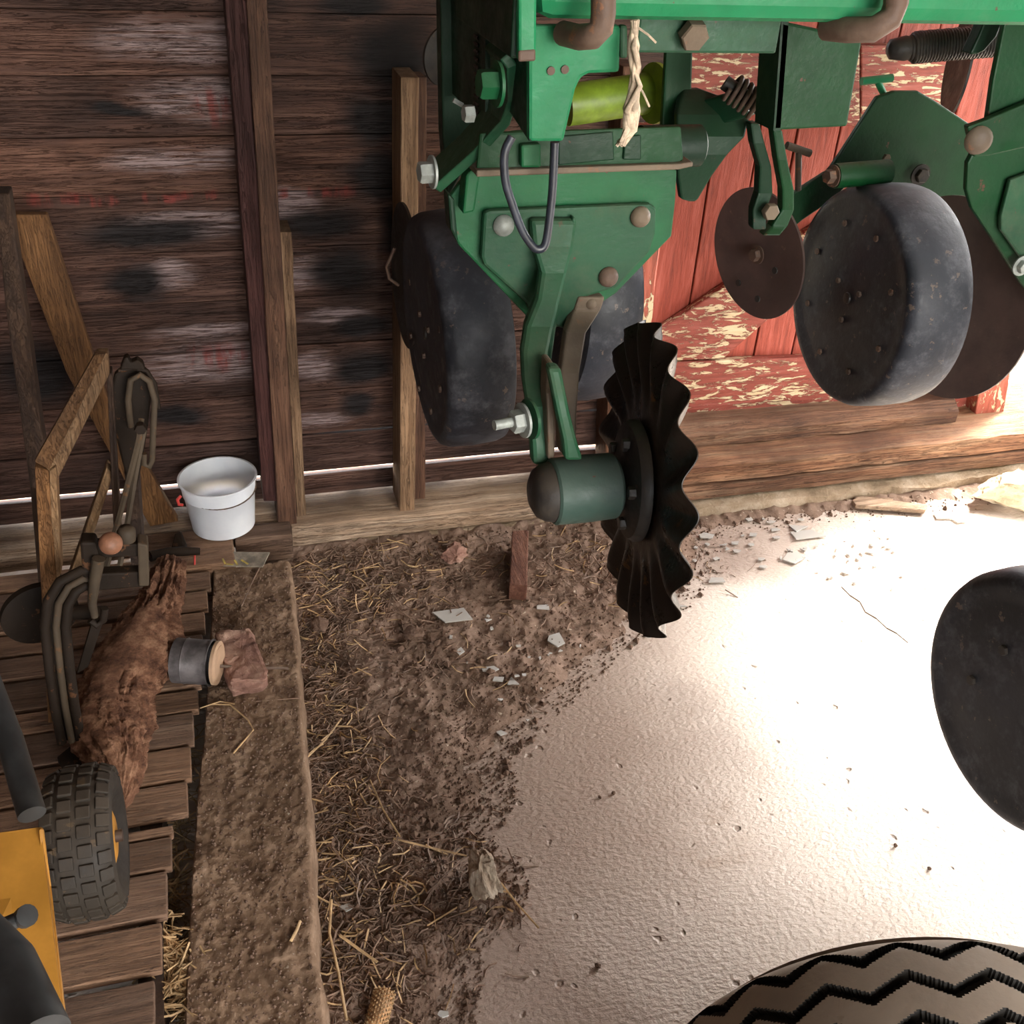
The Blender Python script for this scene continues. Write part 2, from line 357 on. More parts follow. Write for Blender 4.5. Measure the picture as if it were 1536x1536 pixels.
t = NT('white_bucket_plastic'); a = t.noise(8, None, 5); M['bucket'] = t.out(t.ramp(a, [(.3, (.62, .64, .70)), (.7, (.80, .80, .82))]), .35, 0, .5)
t.b.inputs['Subsurface Weight'].default_value = .6; t.b.inputs['Subsurface Radius'].default_value = (.02, .018, .018); t.b.inputs['Subsurface Scale'].default_value = 1
M['grass'] = earthy('sunlit_ground', (.5, .45, .33), (.62, .56, .42), (.7, .64, .5), 4, .01)
M['roof'] = simple('roof_boards', (.06, .04, .03), .8)

# ------------------------------------------------------------ setting
gr = MB().box((-6, 2.5, -.4), (12, 14, -.12)).build('ground_outside', M['grass']); gr['kind'] = 'structure'
gr = MB().box((-6, -14, -.4), (12, -4.0, -.12)).build('ground_outside', M['grass']); gr['kind'] = 'structure'
fl = MB().box((-1.3, -4.0, -.15), (5.2, 2.5, 0)).build('floor', M['concrete']); fl['kind'] = 'structure'
# crack in the slab
mb = MB(); pts = [P(x, y, z=.0006) for x, y in ((1262, 880), (1275, 893), (1290, 903), (1298, 918), (1315, 928), (1330, 942), (1345, 950), (1362, 964))]
for i in range(len(pts)-1):
    d = (pts[i+1]-pts[i]).normalized(); s = V(-d.y, d.x, 0)*(.0016+.001*(i % 2)); mb.add([pts[i]-s, pts[i]+s, pts[i+1]+s, pts[i+1]-s], [(0, 1, 2, 3)])
mb.build('crack', M['dark_earth'], fl, kind=None)
wl = MB().box((-1.35, -4, -.1), (-1.25, 2.6, 3)).build('wall_left', M['roof']); wl['kind'] = 'structure'
wr = MB().box((5.1, -4, -.1), (5.2, 2.6, 3)).build('wall_right', M['roof']); wr['kind'] = 'structure'
wf = MB().box((-1.3, -4.05, -.1), (-.9, -3.95, 3)).box((3.6, -4.05, -.1), (5.2, -3.95, 3)).box((-.9, -4.05, 2.9), (3.6, -3.95, 3)).build('wall_front', M['roof']); wf['kind'] = 'structure'
ce = MB().box((-1.4, -4.1, 3.0), (5.3, 2.7, 3.08)).build('ceiling', M['roof']); ce['kind'] = 'structure'
wb = struct('wall_back')
YB = 2.2
# horizontal boards: exposure .112, joints recessed, real gaps where daylight comes in
zr = [P(200, yy, y=YB).z for yy in (15, 113, 205, 292, 380, 458)] + [P(250, 530, y=YB).z, P(300, 598, y=YB).z, P(300, 664, y=YB).z, P(500, 704, y=YB).z, .099]
zr = [zr[0]+.116*k for k in (8, 7, 6, 5, 4, 3, 2, 1)] + zr
gap = {zr.index(P(300, 664, y=YB).z): .0035, zr.index(P(500, 704, y=YB).z): .006, len(zr)-1: 0}
for i in range(len(zr)-1):
    top, bot = zr[i], zr[i+1]
    gt = {16: .0062, 17: .015}.get(i, .0012)
    off = random.uniform(-.0025, .0025)
    n = 40; mb = MB()
    x0, x1 = -1.25, 1.02
    for fr, yy, dz in ((0, YB+off, 0),):
        vt = []
        for k in range(n+1):
            x = x0+(x1-x0)*k/n; wv = .0016*N((x*4, i*3.1, 0)); 
            g2 = gt*(.55+.6*max(0, N((x*2.5, i*7.7, 3))+.5)) if gt > .003 else gt
            vt += [(x, yy, bot+wv*.5), (x, yy, top-g2+wv), (x, yy+.018, top-g2+wv), (x, yy+.018, bot+wv*.5)]
        fs = []
        for k in range(n):
            a = k*4; b = a+4
            for q in range(4): fs.append((a+q, b+q, b+(q+1) % 4, a+(q+1) % 4))
        fs += [(0, 1, 2, 3), (n*4+3, n*4+2, n*4+1, n*4)]
        mb.add(vt, fs)
    # thin tongue behind the joint keeps daylight out except at the real gaps
    if gt < .003: mb.box((x0, YB+.012, bot-.006), (x1, YB+.02, bot+.008))
    mb.build('board', M['siding'], wb, bevel=.0015)
MB().box((-1.3, 2.19, zr[0]-.01), (1.05, 2.25, 3.0)).build('board', M['siding'], wb)
MB().box((1.0, 2.25, 1.95), (2.3, 2.33, 3.0)).box((2.25, 2.25, 1.95), (5.2, 2.33, 3.0)).box((4.6, 2.25, -.1), (5.2, 2.33, 2.4)).build('header_board', M['red'], wb)
# studs
def stud(px0, px1, pyt, pyb, mat, yf=2.1, yb=2.195, name='stud', lab=None):
    a, b = P(px0[0], pyt, y=yf), P(px0[1], pyt, y=yf); c, d = P(px1[1], pyb, y=yf), P(px1[0], pyb, y=yf)
    n = 14; vt = []
    for k in range(n+1):
        f = k/n; l = a.lerp(d, f); r = b.lerp(c, f); w = .002*N((k*.9, px0[0], 0)); w2 = .0025*N((k*1.3, px0[1], 5))
        vt += [(l.x+w, yf, l.z), (r.x+w2, yf, r.z), (r.x+w2, yb, r.z), (l.x+w, yb, l.z)]
    fs = [(k*4+q, k*4+4+q, k*4+4+(q+1) % 4, k*4+(q+1) % 4) for k in range(n) for q in range(4)] + [(0, 1, 2, 3), (n*4+3, n*4+2, n*4+1, n*4)]
    return MB().add(vt, fs).build(name, mat, wb, bevel=.002, label=lab)
stud((333, 366), (395, 417), -60, 752, M['stud_red'], 2.11, lab='maroon painted stud')
stud((366, 397), (418, 446), -60, 795, M['stud'], 2.095, lab='bare brown stud')
stud((420, 437), (446, 460), 348, 783, M['stud_pale'], 2.12, lab='narrow pale stud')
stud((601, 629), (600, 622), 116, 770, M['stud_pale'], 2.10, lab='sawn stud ending below the top')
stud((622, 640), (620, 638), 116, 765, M['stud'], 2.14, lab='darker stud')
stud((935, 962), (905, 935), 100, 745, M['stud'], 2.12, lab='weathered door stud')
stud((972, 1000), (925, 958), 200, 745, M['red_worn'], 2.10, lab='door post with red paint remains')
# sill and kerb under the wall
def rough_beam(name, x0, x1, y0, y1, z0, z1, mat, amp=.004, parent=None, n=70, fr=7, label=None, skew=0, rnd=.0):
    """long timber with an uneven section"""
    sec = [(0, 0), (0, .5), (0, 1-rnd), (rnd*.8, 1), (.5, 1), (1, 1), (1, 0)]
    vt = []; m = len(sec)
    for k in range(n+1):
        x = x0+(x1-x0)*k/n
        for j, (u, w) in enumerate(sec):
            a = amp*(noise.noise(Vector((x*fr, j*1.7, z0*20)))+.5*noise.noise(Vector((x*fr*4, j*2.9, y0*20))))
            vt.append((x, y0+(y1-y0)*u+a+skew*(x-x0), z0+(z1-z0)*w+(a if j in (2, 3, 4, 5) else 0)))
    fs = [(k*m+q, k*m+m+q, k*m+m+(q+1) % m, k*m+(q+1) % m) for k in range(n) for q in range(m)] + [tuple(range(m)), tuple(range((n+1)*m-1, n*m-1, -1))]
    return MB().add(vt, fs).build(name, mat, parent, smooth=35, label=label)
t1 = struct('trim_1')
rough_beam('sill_beam', .13, 1.06, 2.085, 2.32, .036, .094, M['sill'], .004, t1, rnd=.12)
rough_beam('sill_beam', -1.25, .14, 2.105, 2.32, .036, .094, M['sill'], .004, t1, rnd=.12)
MB().box((P(352, 810, y=2.04).x, 2.04, .03), (P(439, 810, y=2.04).x, 2.10, .100)).build('sill_block', M['slat'], t1, bevel=.004)
MB().box((-.22, 1.955, .0), (-.005, 2.10, .102)).build('ledge_board', M['slat'], t1, bevel=.004)
t2 = struct('trim_2')
rough_beam('kerb', .10, 1.06, 2.075, 2.32, -.02, .036, M['curb'], .007, t2, rnd=.2)
rough_beam('kerb', 1.04, 2.2, 2.055, 2.34, -.02, .038, M['curb'], .009, t2, rnd=.25)
t3 = struct('trim_3')
rough_beam('lower_sill_timber', 1.05, 4.7, 2.085, 2.36, .040, .082, M['sill_warm'], .004, t3, rnd=.1)
rough_beam('upper_sill_timber', 1.05, 4.7, 2.092, 2.36, .084, .148, M['sill_warm'], .007, t3, rnd=.28)
rough_beam('rounded_timber', 1.03, 1.98, 2.165, 2.26, .149, .205, M['sill_warm'], .007, t3, rnd=.35)
# red door
d1 = struct('door_1')
YD = 2.275
xs = [1.055+.1055*k+random.uniform(-.004, .004) for k in range(12)]
for k in range(11):
    o = random.uniform(-.002, .002)
    MB().box((xs[k]+.002, YD+o, .135), (xs[k+1]-.002, YD+.02+o, 1.95)).build('plank', M['red'], d1, bevel=.002)
MB().box((1.05, YD+.021, .14), (2.2, YD+.026, 1.95)).build('backing_sheet', M['red'], d1)
YR = 2.248
rail_pts = [P(968, 546, y=YR), P(1190, 538, y=YR), P(1420, 522, y=YR), P(1440, 622, y=YR), P(1200, 627, y=YR), P(995, 626, y=YR)]
MB().prism([P(960, 545, y=YR), P(1460, 527, y=YR), P(1463, 628, y=YR), P(985, 624, y=YR)], (0, .024, 0)).build('bottom_rail', M['red_peel'], d1, bevel=.003)
MB().prism([P(975, 505, y=YR), P(1245, 325, y=YR), P(1300, 330, y=YR), P(1250, 395, y=YR), P(1085, 538, y=YR), P(970, 543, y=YR)], (0, .024, 0)).build('diagonal_brace', M['red_peel'], d1, bevel=.003)
MB().prism([P(975, 75, y=YR), P(1290, 64, y=YR), P(1290, 190, y=YR), P(985, 152, y=YR)], (0, .024, 0)).build('upper_rail', M['red_peel'], d1, bevel=.003)
MB().prism([P(1292, 68, y=YR), P(1420, 66, y=YR), P(1425, 200, y=YR), P(1292, 192, y=YR)], (0, .022, 0)).build('upper_rail', M['red_peel'], d1, bevel=.003)
MB().prism([P(1484, 480, y=2.2), P(1530, 480, y=2.2), P(1498, 662, y=2.2), P(1459, 652, y=2.2)], (0, .07, 0)).build('door_post', M['red_worn'], d1, bevel=.003)

# ------------------------------------------------------------ soil, straw
edge = [(1075, 800), (1060, 850), (1030, 905), (960, 950), (900, 1000), (820, 1075), (750, 1140), (755, 1200), (720, 1260), (770, 1320), (760, 1385), (700, 1425), (690, 1536), (685, 1700)]
ew = [P(x, y, z=0) for x, y in edge]; ew.sort(key=lambda p: p.y)
def xedge(y):
    if y <= ew[0].y: return ew[0].x
    for a, b in zip(ew, ew[1:]):
        if a.y <= y <= b.y: return a.x+(b.x-a.x)*(y-a.y)/(b.y-a.y+1e-9)
    return ew[-1].x
def soil_h(x, y):
    e = xedge(y)+.05*N((x*9, y*9, 0))+.03*N((x*25, y*25, 4))
    t = (e-x)/.16; t = max(0, min(1, t)); t = t*t*(3-2*t)
    h = -.004+t*(.012+.010*N((x*11, y*11, 1))+.006*N((x*37, y*37, 2))+.0035*abs(N((x*95, y*95, 3)))*2)
    h += t*.022*max(0, min(1, (y-1.75)/.35))*(1-max(0, min(1, (x-.9)/.2)))
    return h
nx, ny = 280, 330
def sf(u, v):
    x = .03+u*1.3; y = .62+v*1.47; return (x, y, soil_h(x, y))
so_ = MB().grid(sf, nx, ny).build('dirt', M['soil'], smooth=180)
tag(so_, 'drift of dry brown dirt on the concrete beside the timber kerb', 'dirt'); so_['kind'] = 'stuff'
def s2(u, v):
    x = 1.10+u*1.5; y = 1.955+v*.12
    e = 1.995+.03*N((x*9, 1, 0))+.02*N((x*30, 2, 0)); t = max(0, min(1, (y-e)/.04))
    return (x, y, -.004+t*(.010+.008*N((x*30, y*30, 5))+.004*abs(N((x*90, y*90, 6)))))
d2_ = MB().grid(s2, 300, 40).build('dirt', M['soil'], smooth=180)
tag(d2_, 'narrow strip of dirt swept against the kerb below the door sill', 'dirt'); d2_['kind'] = 'stuff'
def stalk(mb, p, L, r, ang, tilt, bend, n=3, sides=3):
    d = V(math.cos(ang)*math.cos(tilt), math.sin(ang)*math.cos(tilt), math.sin(tilt)); s = V(-math.sin(ang), math.cos(ang), 0)
    pts = [Vector(p)+d*(L*(i/n-.5))+s*bend*L*((i/n-.5)**2*4-.5)+V(0, 0, r+abs(tilt)*L*.25) for i in range(n+1)]
    mb.tube(pts, r, sides, False)
def straw_field(name, regions, mat, zf, label, seed, rr=(.0007, .0016), LL=(.015, .07)):
    rnd = random.Random(seed); mb = MB()
    for cx, cy, sx, sy, cnt in regions:
        for _ in range(int(cnt*.6)):
            px = cx+rnd.gauss(0, 1)*sx; py = cy+rnd.gauss(0, 1)*sy
            p = P(px, min(py, 1600), z=.02)
            z = zf(p.x, p.y)
            if z is None: continue
            stalk(mb, (p.x, p.y, z), rnd.uniform(*LL)*rnd.uniform(.4, 1), rnd.uniform(*rr), rnd.uniform(0, 6.3), rnd.gauss(0, .16), rnd.gauss(0, .15))
    o = mb.build(name, mat); tag(o, label, 'straw'); o['kind'] = 'stuff'; return o
zs = lambda x, y: max(0, soil_h(x, y)) if x > .06+.05*(y-.9) and y < 2.06 else None
R1 = [(480, 900, 22, 60, 700), (485, 1080, 18, 80, 900), (495, 1300, 18, 90, 900), (520, 880, 55, 35, 900), (620, 850, 80, 25, 600), (880, 850, 70, 30, 500), (500, 1010, 35, 60, 500), (520, 1150, 35, 60, 800), (540, 1270, 40, 50, 600), (540, 1430, 45, 60, 700),
      (690, 1330, 50, 50, 260), (650, 960, 90, 60, 300), (600, 1350, 60, 80, 200), (980, 840, 60, 20, 120)]
straw_field('straw_litter', R1, M['straw_grey'], zs, 'grey brown straw and stem litter strewn over the dirt', 1)
R2 = [(x, y, a, b, c//9) for x, y, a, b, c in R1]
straw_field('straw_litter', R2, M['straw_pale'], zs, 'pale golden straw pieces scattered over the dirt', 2, (.0008, .0018), (.03, .10))
zl = lambda x, y: .012
straw_field('straw_litter', [(245, 1420, 14, 60, 160), (262, 1300, 10, 60, 150), (285, 1150, 10, 60, 100), (275, 1490, 30, 25, 260), (60, 1060, 50, 40, 200)], M['straw'], zl, 'straw fallen in the gap between pallet and timber kerb', 3, (.0008, .0016), (.03, .10))
straw_field('straw_litter', [(280, 1500, 26, 30, 260), (255, 1445, 10, 22, 90)], M['straw_pale'], lambda x, y: .075, 'golden straw heaped at the bottom end of the gap between pallet and timber kerb', 9, (.0009, .0017), (.03, .09))
# loose clods and gravel crumbs: countless
kr = [(438, 838), (448, 950), (457, 1080), (467, 1180), (471, 1250), (476, 1360), (476, 1420), (490, 1480), (497, 1600)]
kl = [(318, 850), (313, 950), (303, 1100), (292, 1200), (283, 1330), (276, 1450), (270, 1600)]
KZ = .085
KR = sorted([P(a, b, z=KZ) for a, b in kr], key=lambda p: p.y); KL = sorted([P(a, b, z=KZ) for a, b in kl], key=lambda p: p.y)
def xi(L, y):
    if y <= L[0].y: return L[0].x
    for a, b in zip(L, L[1:]):
        if a.y <= y <= b.y: return a.x+(b.x-a.x)*(y-a.y)/(b.y-a.y+1e-9)
    return L[-1].x
mb = MB(); rnd = random.Random(5)
for _ in range(9500):
    y = rnd.uniform(.7, 2.07); x = rnd.uniform(.09, xedge(y)+.03)
    if _ > 8600: x = rnd.uniform(1.1, 2.1); y = rnd.gauss(2.03, .03)
    r = rnd.uniform(.001, .0042) if rnd.random() < .96 else rnd.uniform(.005, .012); c = V(x, y, max(0, soil_h(x, y))+r*.3)
    vs = [c+V(rnd.uniform(.6, 1.1)*r*a, rnd.uniform(.6, 1.1)*r*b, rnd.uniform(.5, 1)*r*e) for a, b, e in ((1, 0, 0), (-1, 0, 0), (0, 1, 0), (0, -1, 0), (0, 0, 1), (0, 0, -1))]
    mb.add(vs, [(0, 2, 4), (2, 1, 4), (1, 3, 4), (3, 0, 4), (2, 0, 5), (1, 2, 5), (3, 1, 5), (0, 3, 5)])
for _ in range(2600):
    y = rnd.uniform(.75, 1.93); x = rnd.uniform(xi(KL, y)+.006, xi(KR, y)-.012); r = rnd.uniform(.001, .0035); c = V(x, y, KZ+.002)
    mb.add([c+V(rnd.uniform(.6, 1.3)*r*a, rnd.uniform(.6, 1.3)*r*b, rnd.uniform(.5, 1)*r*e) for a, b, e in ((1, 0, 0), (-1, 0, 0), (0, 1, 0), (0, -1, 0), (0, 0, 1), (0, 0, -1))], [(0, 2, 4), (2, 1, 4), (1, 3, 4), (3, 0, 4), (2, 0, 5), (1, 2, 5), (3, 1, 5), (0, 3, 5)])
o = mb.build('dirt_crumbs', M['clod']); tag(o, 'small clods and crumbs littering the dirt', 'dirt'); o['kind'] = 'stuff'

# long stalks one can point at
def long_straw(pts, z, r, label, mat='straw_pale', group=None):
    o = MB().tube([P(a, b, z=z+(.004 if 0 < i < len(pts)-1 else 0)) for i, (a, b) in enumerate(pts)], r, 6).build('straw_stalk', M[mat], smooth=60)
    return tag(o, label, 'straw', group)
long_straw([(590, 1258), (640, 1270), (700, 1284)], .022, .0018, 'straw stalk ending at the pale upright stone')
long_straw([(752, 1325), (775, 1355), (808, 1392)], .012, .0017, 'straw stalk reaching onto clean concrete right of the pale upright stone')
long_straw([(640, 1340), (668, 1312), (694, 1290)], .022, .0016, 'grey stalk leaning left of the pale upright stone', 'straw_grey')
long_straw([(497, 1350), (494, 1400), (508, 1460), (520, 1530)], .024, .0022, 'longest golden straw along the timber kerb near the bottom')
long_straw([(510, 1403), (540, 1425), (566, 1443)], .026, .0024, 'short thick golden straw right of the timber kerb near the bottom')
long_straw([(462, 1135), (488, 1110), (512, 1078)], .028, .0018, 'golden straw crossing right edge of the timber kerb')
long_straw([(555, 1170), (575, 1215), (600, 1255)], .024, .0016, 'straw leaning down right in mid litter')
long_straw([(318, 1056), (345, 1057), (372, 1080), (380, 1095), (350, 1130)], .088, .0016, 'bent golden straw lying on the timber kerb below the stone block')
long_straw([(300, 1062), (330, 1052), (352, 1056)], .088, .0015, 'straw bridging pallet and timber kerb')
long_straw([(390, 850), (375, 880), (362, 910)], .088, .0012, 'curved stem on timber kerb below the old plate', 'straw_grey')
long_straw([(436, 1412), (445, 1395), (450, 1382)], .088, .0026, 'short orange straw on right edge of timber kerb')
long_straw([(384, 1052), (450, 1047)], .088, .0011, 'thin grey stem crossing timber kerb below the stone block', 'straw_grey')

# ------------------------------------------------------------ timber kerb (long dirty beam running toward the viewer)
n = 300; m = 60; y0, y1 = KR[0].y, 1.955
def kf(u, v):
    y = y0+(y1-y0)*v; a, b = xi(KL, y), xi(KR, y)+.004*N((y*14, 0, 0))
    e = min(1, u/.035, (1-u)/.05) if True else 1
    e = max(0, e); drop = (1-e)**2*.022
    x = a+(b-a)*u; z = KZ-drop+.005*N((x*16, y*16, 0))+.0036*N((x*55, y*55, 1))+.0022*N((x*130, y*130, 1))
    if u == 0 or u == 1: z = 0
    return (x+(0 if 0 < u < 1 else (-.001 if u == 0 else .003)), y, z)
tk = MB().grid(kf, m, n)
cap = [kf(i/m, 0) for i in range(m+1)]; tk.add(cap, [tuple(range(m+1))]); cap = [kf(i/m, 1) for i in range(m+1)]; tk.add(cap, [tuple(range(m+1))])
o = tk.build('timber_kerb', M['dirty_beam'], smooth=60); tag(o, 'long dirt caked timber kerb lying between pallet and dirt, running toward the viewer', 'beam')

# ------------------------------------------------------------ pallet
pz = .10
pal = thing('pallet', 'weathered wooden pallet with spaced slats under the rotten log', 'pallet')
sl_ = [(318, 829, 850), (316, 856, 880), (312, 885, 911), (308, 917, 944), (305, 950, 980), (302, 986, 1026), (298, 1033, 1063), (291, 1067, 1112), (287, 1118, 1165), (282, 1171, 1218),
       (260, 1237, 1250), (258, 1254, 1299), (251, 1305, 1371), (243, 1383, 1452), (232, 1469, 1545), (228, 1560, 1640)]
for k, (px, a, b) in enumerate(sl_):
    p, q = P(px, a, z=pz), P(px-2, b, z=pz); rx = (p.x+q.x)/2
    n = 8; vt = []
    for i in range(n+1):
        x = -1.15+(rx+1.15)*i/n; w = .0015*N((x*8, k*3, 0)); w2 = .0015*N((x*8, k*3, 9)); zz = .002*N((k*5, x*3, 1))
        vt += [(x, q.y+w, pz-.016+zz), (x, q.y+w, pz+zz), (x, p.y+w2, pz+zz), (x, p.y+w2, pz-.016+zz)]
    fs = [(i*4+j, i*4+4+j, i*4+4+(j+1) % 4, i*4+(j+1) % 4) for i in range(n) for j in range(4)]+[(0, 1, 2, 3), (n*4+3, n*4+2, n*4+1, n*4)]
    MB().add(vt, fs).build('slat', M['slat'], pal, bevel=.002)
for x in (-1.05, -.6, -.2):
    MB().box((x, .8, .0), (x+.035, 2.05, pz-.017)).build('stringer', M['dark_wood'], pal)
settle(pal)

# ------------------------------------------------------------ left: boards, frame, irons
o = MB().prism([P(8, 322, y=2.08), P(70, 322, y=2.08), P(160, 595, y=2.10), P(268, 782, y=2.12), P(225, 790, y=2.12), P(100, 560, y=2.1)], (0, .02, 0)).build('leaning_board', M['brace'], bevel=.002)
tag(o, 'wide orange brown board leaning diagonally against the siding', 'board')
mb = MB(); path = [(P(-8, 290, y=1.98), P(14, 290, y=1.98)), (P(8, 460, y=1.9), P(38, 460, y=1.9)), (P(30, 620, y=1.83), P(62, 640, y=1.83)), (P(45, 730, y=1.8), P(78, 740, y=1.8)), (P(60, 905, z=pz), P(92, 905, z=pz))]
vt = []
for a, b in path: vt += [a, b, b+V(0, .045, 0), a+V(0, .045, 0)]
n = len(path)-1; mb.add(vt, [(i*4+j, i*4+4+j, i*4+4+(j+1) % 4, i*4+(j+1) % 4) for i in range(n) for j in range(4)]+[(0, 1, 2, 3), (n*4+3, n*4+2, n*4+1, n*4)])
tag(mb.build('leaning_post', M['dark_wood'], bevel=.003), 'dark brown post leaning at the far left edge', 'post')
fr = thing('wooden_frame', 'pale wooden sawhorse style frame with slanted top rail, standing on pallet', 'frame')
Y1 = 1.56
MB().prism([P(52, 700, y=Y1), P(74, 706, y=Y1), P(100, 1085, y=Y1-.1), P(72, 1085, y=Y1-.1)], (0, .04, 0)).build('leg', M['brace'], fr, bevel=.002)
MB().prism([P(74, 706, y=Y1-.004), P(84, 700, y=Y1), P(92, 860, y=Y1-.04), P(80, 880, y=Y1-.04)], (0, .04, 0)).build('leg', M['frame_wood'], fr, bevel=.002)
MB().prism([P(60, 690, y=Y1), P(145, 530, y=Y1+.1), P(162, 530, y=Y1+.1), P(164, 562, y=Y1+.1), P(86, 720, y=Y1), P(72, 706, y=Y1)], (0, .022, 0)).build('top_rail', M['frame_wood'], fr, bevel=.002)
MB().prism([P(52, 692, y=Y1-.01), P(142, 532, y=Y1+.09), P(158, 531, y=Y1+.09), P(74, 704, y=Y1-.01)], (0, .01, 0)).build('rail_edge', M['brace'], fr)
MB().prism([P(160, 700, y=1.66), P(170, 712, y=1.66), P(122, 858, y=1.60), P(98, 880, y=1.60)], (0, .03, 0)).build('brace', M['frame_wood'], fr, bevel=.002)
MB().prism([P(160, 560, y=1.68), P(168, 560, y=1.68), P(182, 800, y=1.62), P(172, 835, y=1.62)], (0, .03, 0)).build('rear_leg', M['dark_wood'], fr, bevel=.002)
settle(fr)
# iron pulley block with shackles
pb = thing('pulley_block', 'dark rusty iron pulley block with looped shackles above the pallet', 'pulley')
YP = 1.72
c0 = P(200, 610, y=YP)
mb = MB(); n = 22
def shell(yy, s=1.0): return [P(x, y, y=yy) for x, y in ((166, 585), (172, 562), (190, 548), (210, 548), (226, 562), (228, 590), (222, 640), (214, 690), (205, 735), (195, 735), (182, 690), (170, 640))]
MB().prism(shell(YP), (0, .016, 0)).build('side_plate', M['iron'], pb, bevel=.004)
MB().prism(shell(YP+.05), (0, .016, 0)).build('side_plate', M['iron'], pb, bevel=.004)
MB().lathe([(0, .028), (.012, .022), (.024, .028)], P(198, 605, y=YP+.02), (0, 1, 0), 24).build('sheave', M['iron_pale'], pb, smooth=40)
MB().tube([P(x, y, y=YP-.02) for x, y in ((196, 640), (192, 600), (196, 570), (210, 562), (224, 572), (232, 600), (230, 640), (228, 690), (224, 700), (216, 696), (216, 680))], .0055, 10).build('shackle', M['iron_pale'], pb, smooth=60)
MB().tube([P(x, y, y=YP-.01) for x, y in ((178, 556), (200, 552), (220, 556), (232, 575), (238, 612))], .004, 8).build('strap', M['iron'], pb, smooth=60)
MB().prism([P(x, y, y=YP-.015) for x, y in ((180, 555), (186, 538), (192, 536), (196, 545), (206, 540), (214, 546), (218, 556))], (0, .02, 0)).build('crown', M['iron'], pb, bevel=.003)
MB().bar(P(198, 700, y=YP+.03), P(208, 845, y=YP-.05), .022, .03).build('stem', M['dark_wood'], pb)
settle(pb)
tg = thing('iron_tongs', 'long slim iron tongs leaning between pulley block and ball bracket', 'tongs')
for pts in (((212, 628), (208, 660), (188, 740), (168, 815), (155, 872)), ((216, 645), (205, 700), (190, 790), (176, 870))):
    MB().tube([P(a, b, y=1.64-.02*i) for i, (a, b) in enumerate(pts)], .0052, 6).build('arm', M['iron_pale'], tg, smooth=40)
MB().hexa(P(211, 640, y=1.625), (0, -1, 0), .01, .012).build('rivet', M['iron'], tg)
settle(tg)
ip = thing('iron_crank_bracket', 'old cast iron crank bracket with rusty ball and long curved arm, standing on the pallet', 'bracket')
Y2 = 1.44
arm = [(150, 868), (125, 868), (103, 880), (88, 905), (84, 940), (90, 1000), (98, 1060), (108, 1112)]
apts = [P(a, b, y=Y2-.005*i) for i, (a, b) in enumerate(arm)]
for dx, r, mt, nm in ((-.014, .008, 'iron', 'arm_flange'), (.0, .006, 'iron_pale', 'arm_rib'), (.016, .008, 'iron', 'arm_flange')):
    sm = []
    for i, p in enumerate(apts):
        d = (apts[min(i+1, len(apts)-1)]-apts[max(i-1, 0)]).normalized(); s = d.cross(V(0, 1, 0)).normalized(); sm.append(p-s*dx)
    MB().tube(sm, r, 10).build(nm, M[mt], ip, smooth=60)
vt = []
for i, p in enumerate(apts):
    d = (apts[min(i+1, len(apts)-1)]-apts[max(i-1, 0)]).normalized(); s = d.cross(V(0, 1, 0)).normalized()*.016
    vt += [p-s+V(0, .004, 0), p+s+V(0, .004, 0), p+s+V(0, .012, 0), p-s+V(0, .012, 0)]
n = len(apts)-1
MB().add(vt, [(i*4+j, i*4+4+j, i*4+4+(j+1) % 4, i*4+(j+1) % 4) for i in range(n) for j in range(4)]+[(0, 1, 2, 3), (n*4+3, n*4+2, n*4+1, n*4)]).build('arm_web', M['iron'], ip)
MB().prism([P(x, y, y=Y2-.01) for x, y in ((120, 814), (143, 814), (148, 830), (143, 868), (124, 868))], (0, .03, 0)).build('clamp', M['iron'], ip, bevel=.004)
MB().prism([P(x, y, y=Y2) for x, y in ((140, 818), (222, 816), (222, 835), (140, 838))], (0, .022, 0)).build('upper_bar', M['iron'], ip, bevel=.003)
MB().prism([P(x, y, y=Y2) for x, y in ((128, 862), (222, 858), (222, 880), (130, 888))], (0, .022, 0)).build('lower_bar', M['iron'], ip, bevel=.003)
MB().prism([P(x, y, y=Y2-.01) for x, y in ((206, 815), (222, 818), (224, 880), (208, 880))], (0, .03, 0)).build('end_plate', M['iron_pale'], ip, bevel=.003)
def sphere(c, r): 
    return MB().lathe([(-r*math.cos(a*math.pi/12), r*math.sin(a*math.pi/12)) for a in range(13)], c, (0, 0, 1), 24)
sphere(P(166, 815, y=Y2-.03), .0175).build('ball', M['rustball'], ip, smooth=180, label='round rusty ball knob')
MB().lathe([(0, .0), (.002, .012), (.02, .014), (.026, .01), (.028, 0)], P(192, 812, y=Y2-.01), (0, 0, 1), 14).build('knob', M['iron_pale'], ip, smooth=50)
MB().tube([P(x, y, y=Y2-.02) for x, y in ((148, 838), (142, 870), (138, 905), (142, 925))], [.010, .009, .007, .006], 8).build('link', M['iron_pale'], ip, smooth=50)
MB().tube([P(x, y, y=Y2-.015) for x, y in ((135, 930), (145, 938), (155, 930), (157, 912))], .006, 8).build('hook', M['iron'], ip, smooth=50)
MB().prism([P(x, y, y=Y2+.02) for x, y in ((138, 935), (155, 932), (132, 1000), (116, 1010))], (0, .015, 0)).build('lower_strut', M['iron'], ip)
MB().lathe([(0, .05), (.004, .062), (.016, .062), (.02, .05)], P(62, 925, y=Y2+.10), (-.3, 1, .1), 36).build('flywheel', M['iron'], ip, smooth=40)
MB().lathe([(0, .012), (.07, .012)], P(90, 918, y=Y2+.09), (1, -.25, 0), 14).build('shaft', M['iron'], ip, smooth=40)
MB().prism([P(x, y, z=.115) for x, y in ((85, 1135), (135, 1095), (165, 1120), (150, 1160), (100, 1160))], (0, 0, -.014)).build('foot_plate', M['iron'], ip, bevel=.002)
settle(ip)
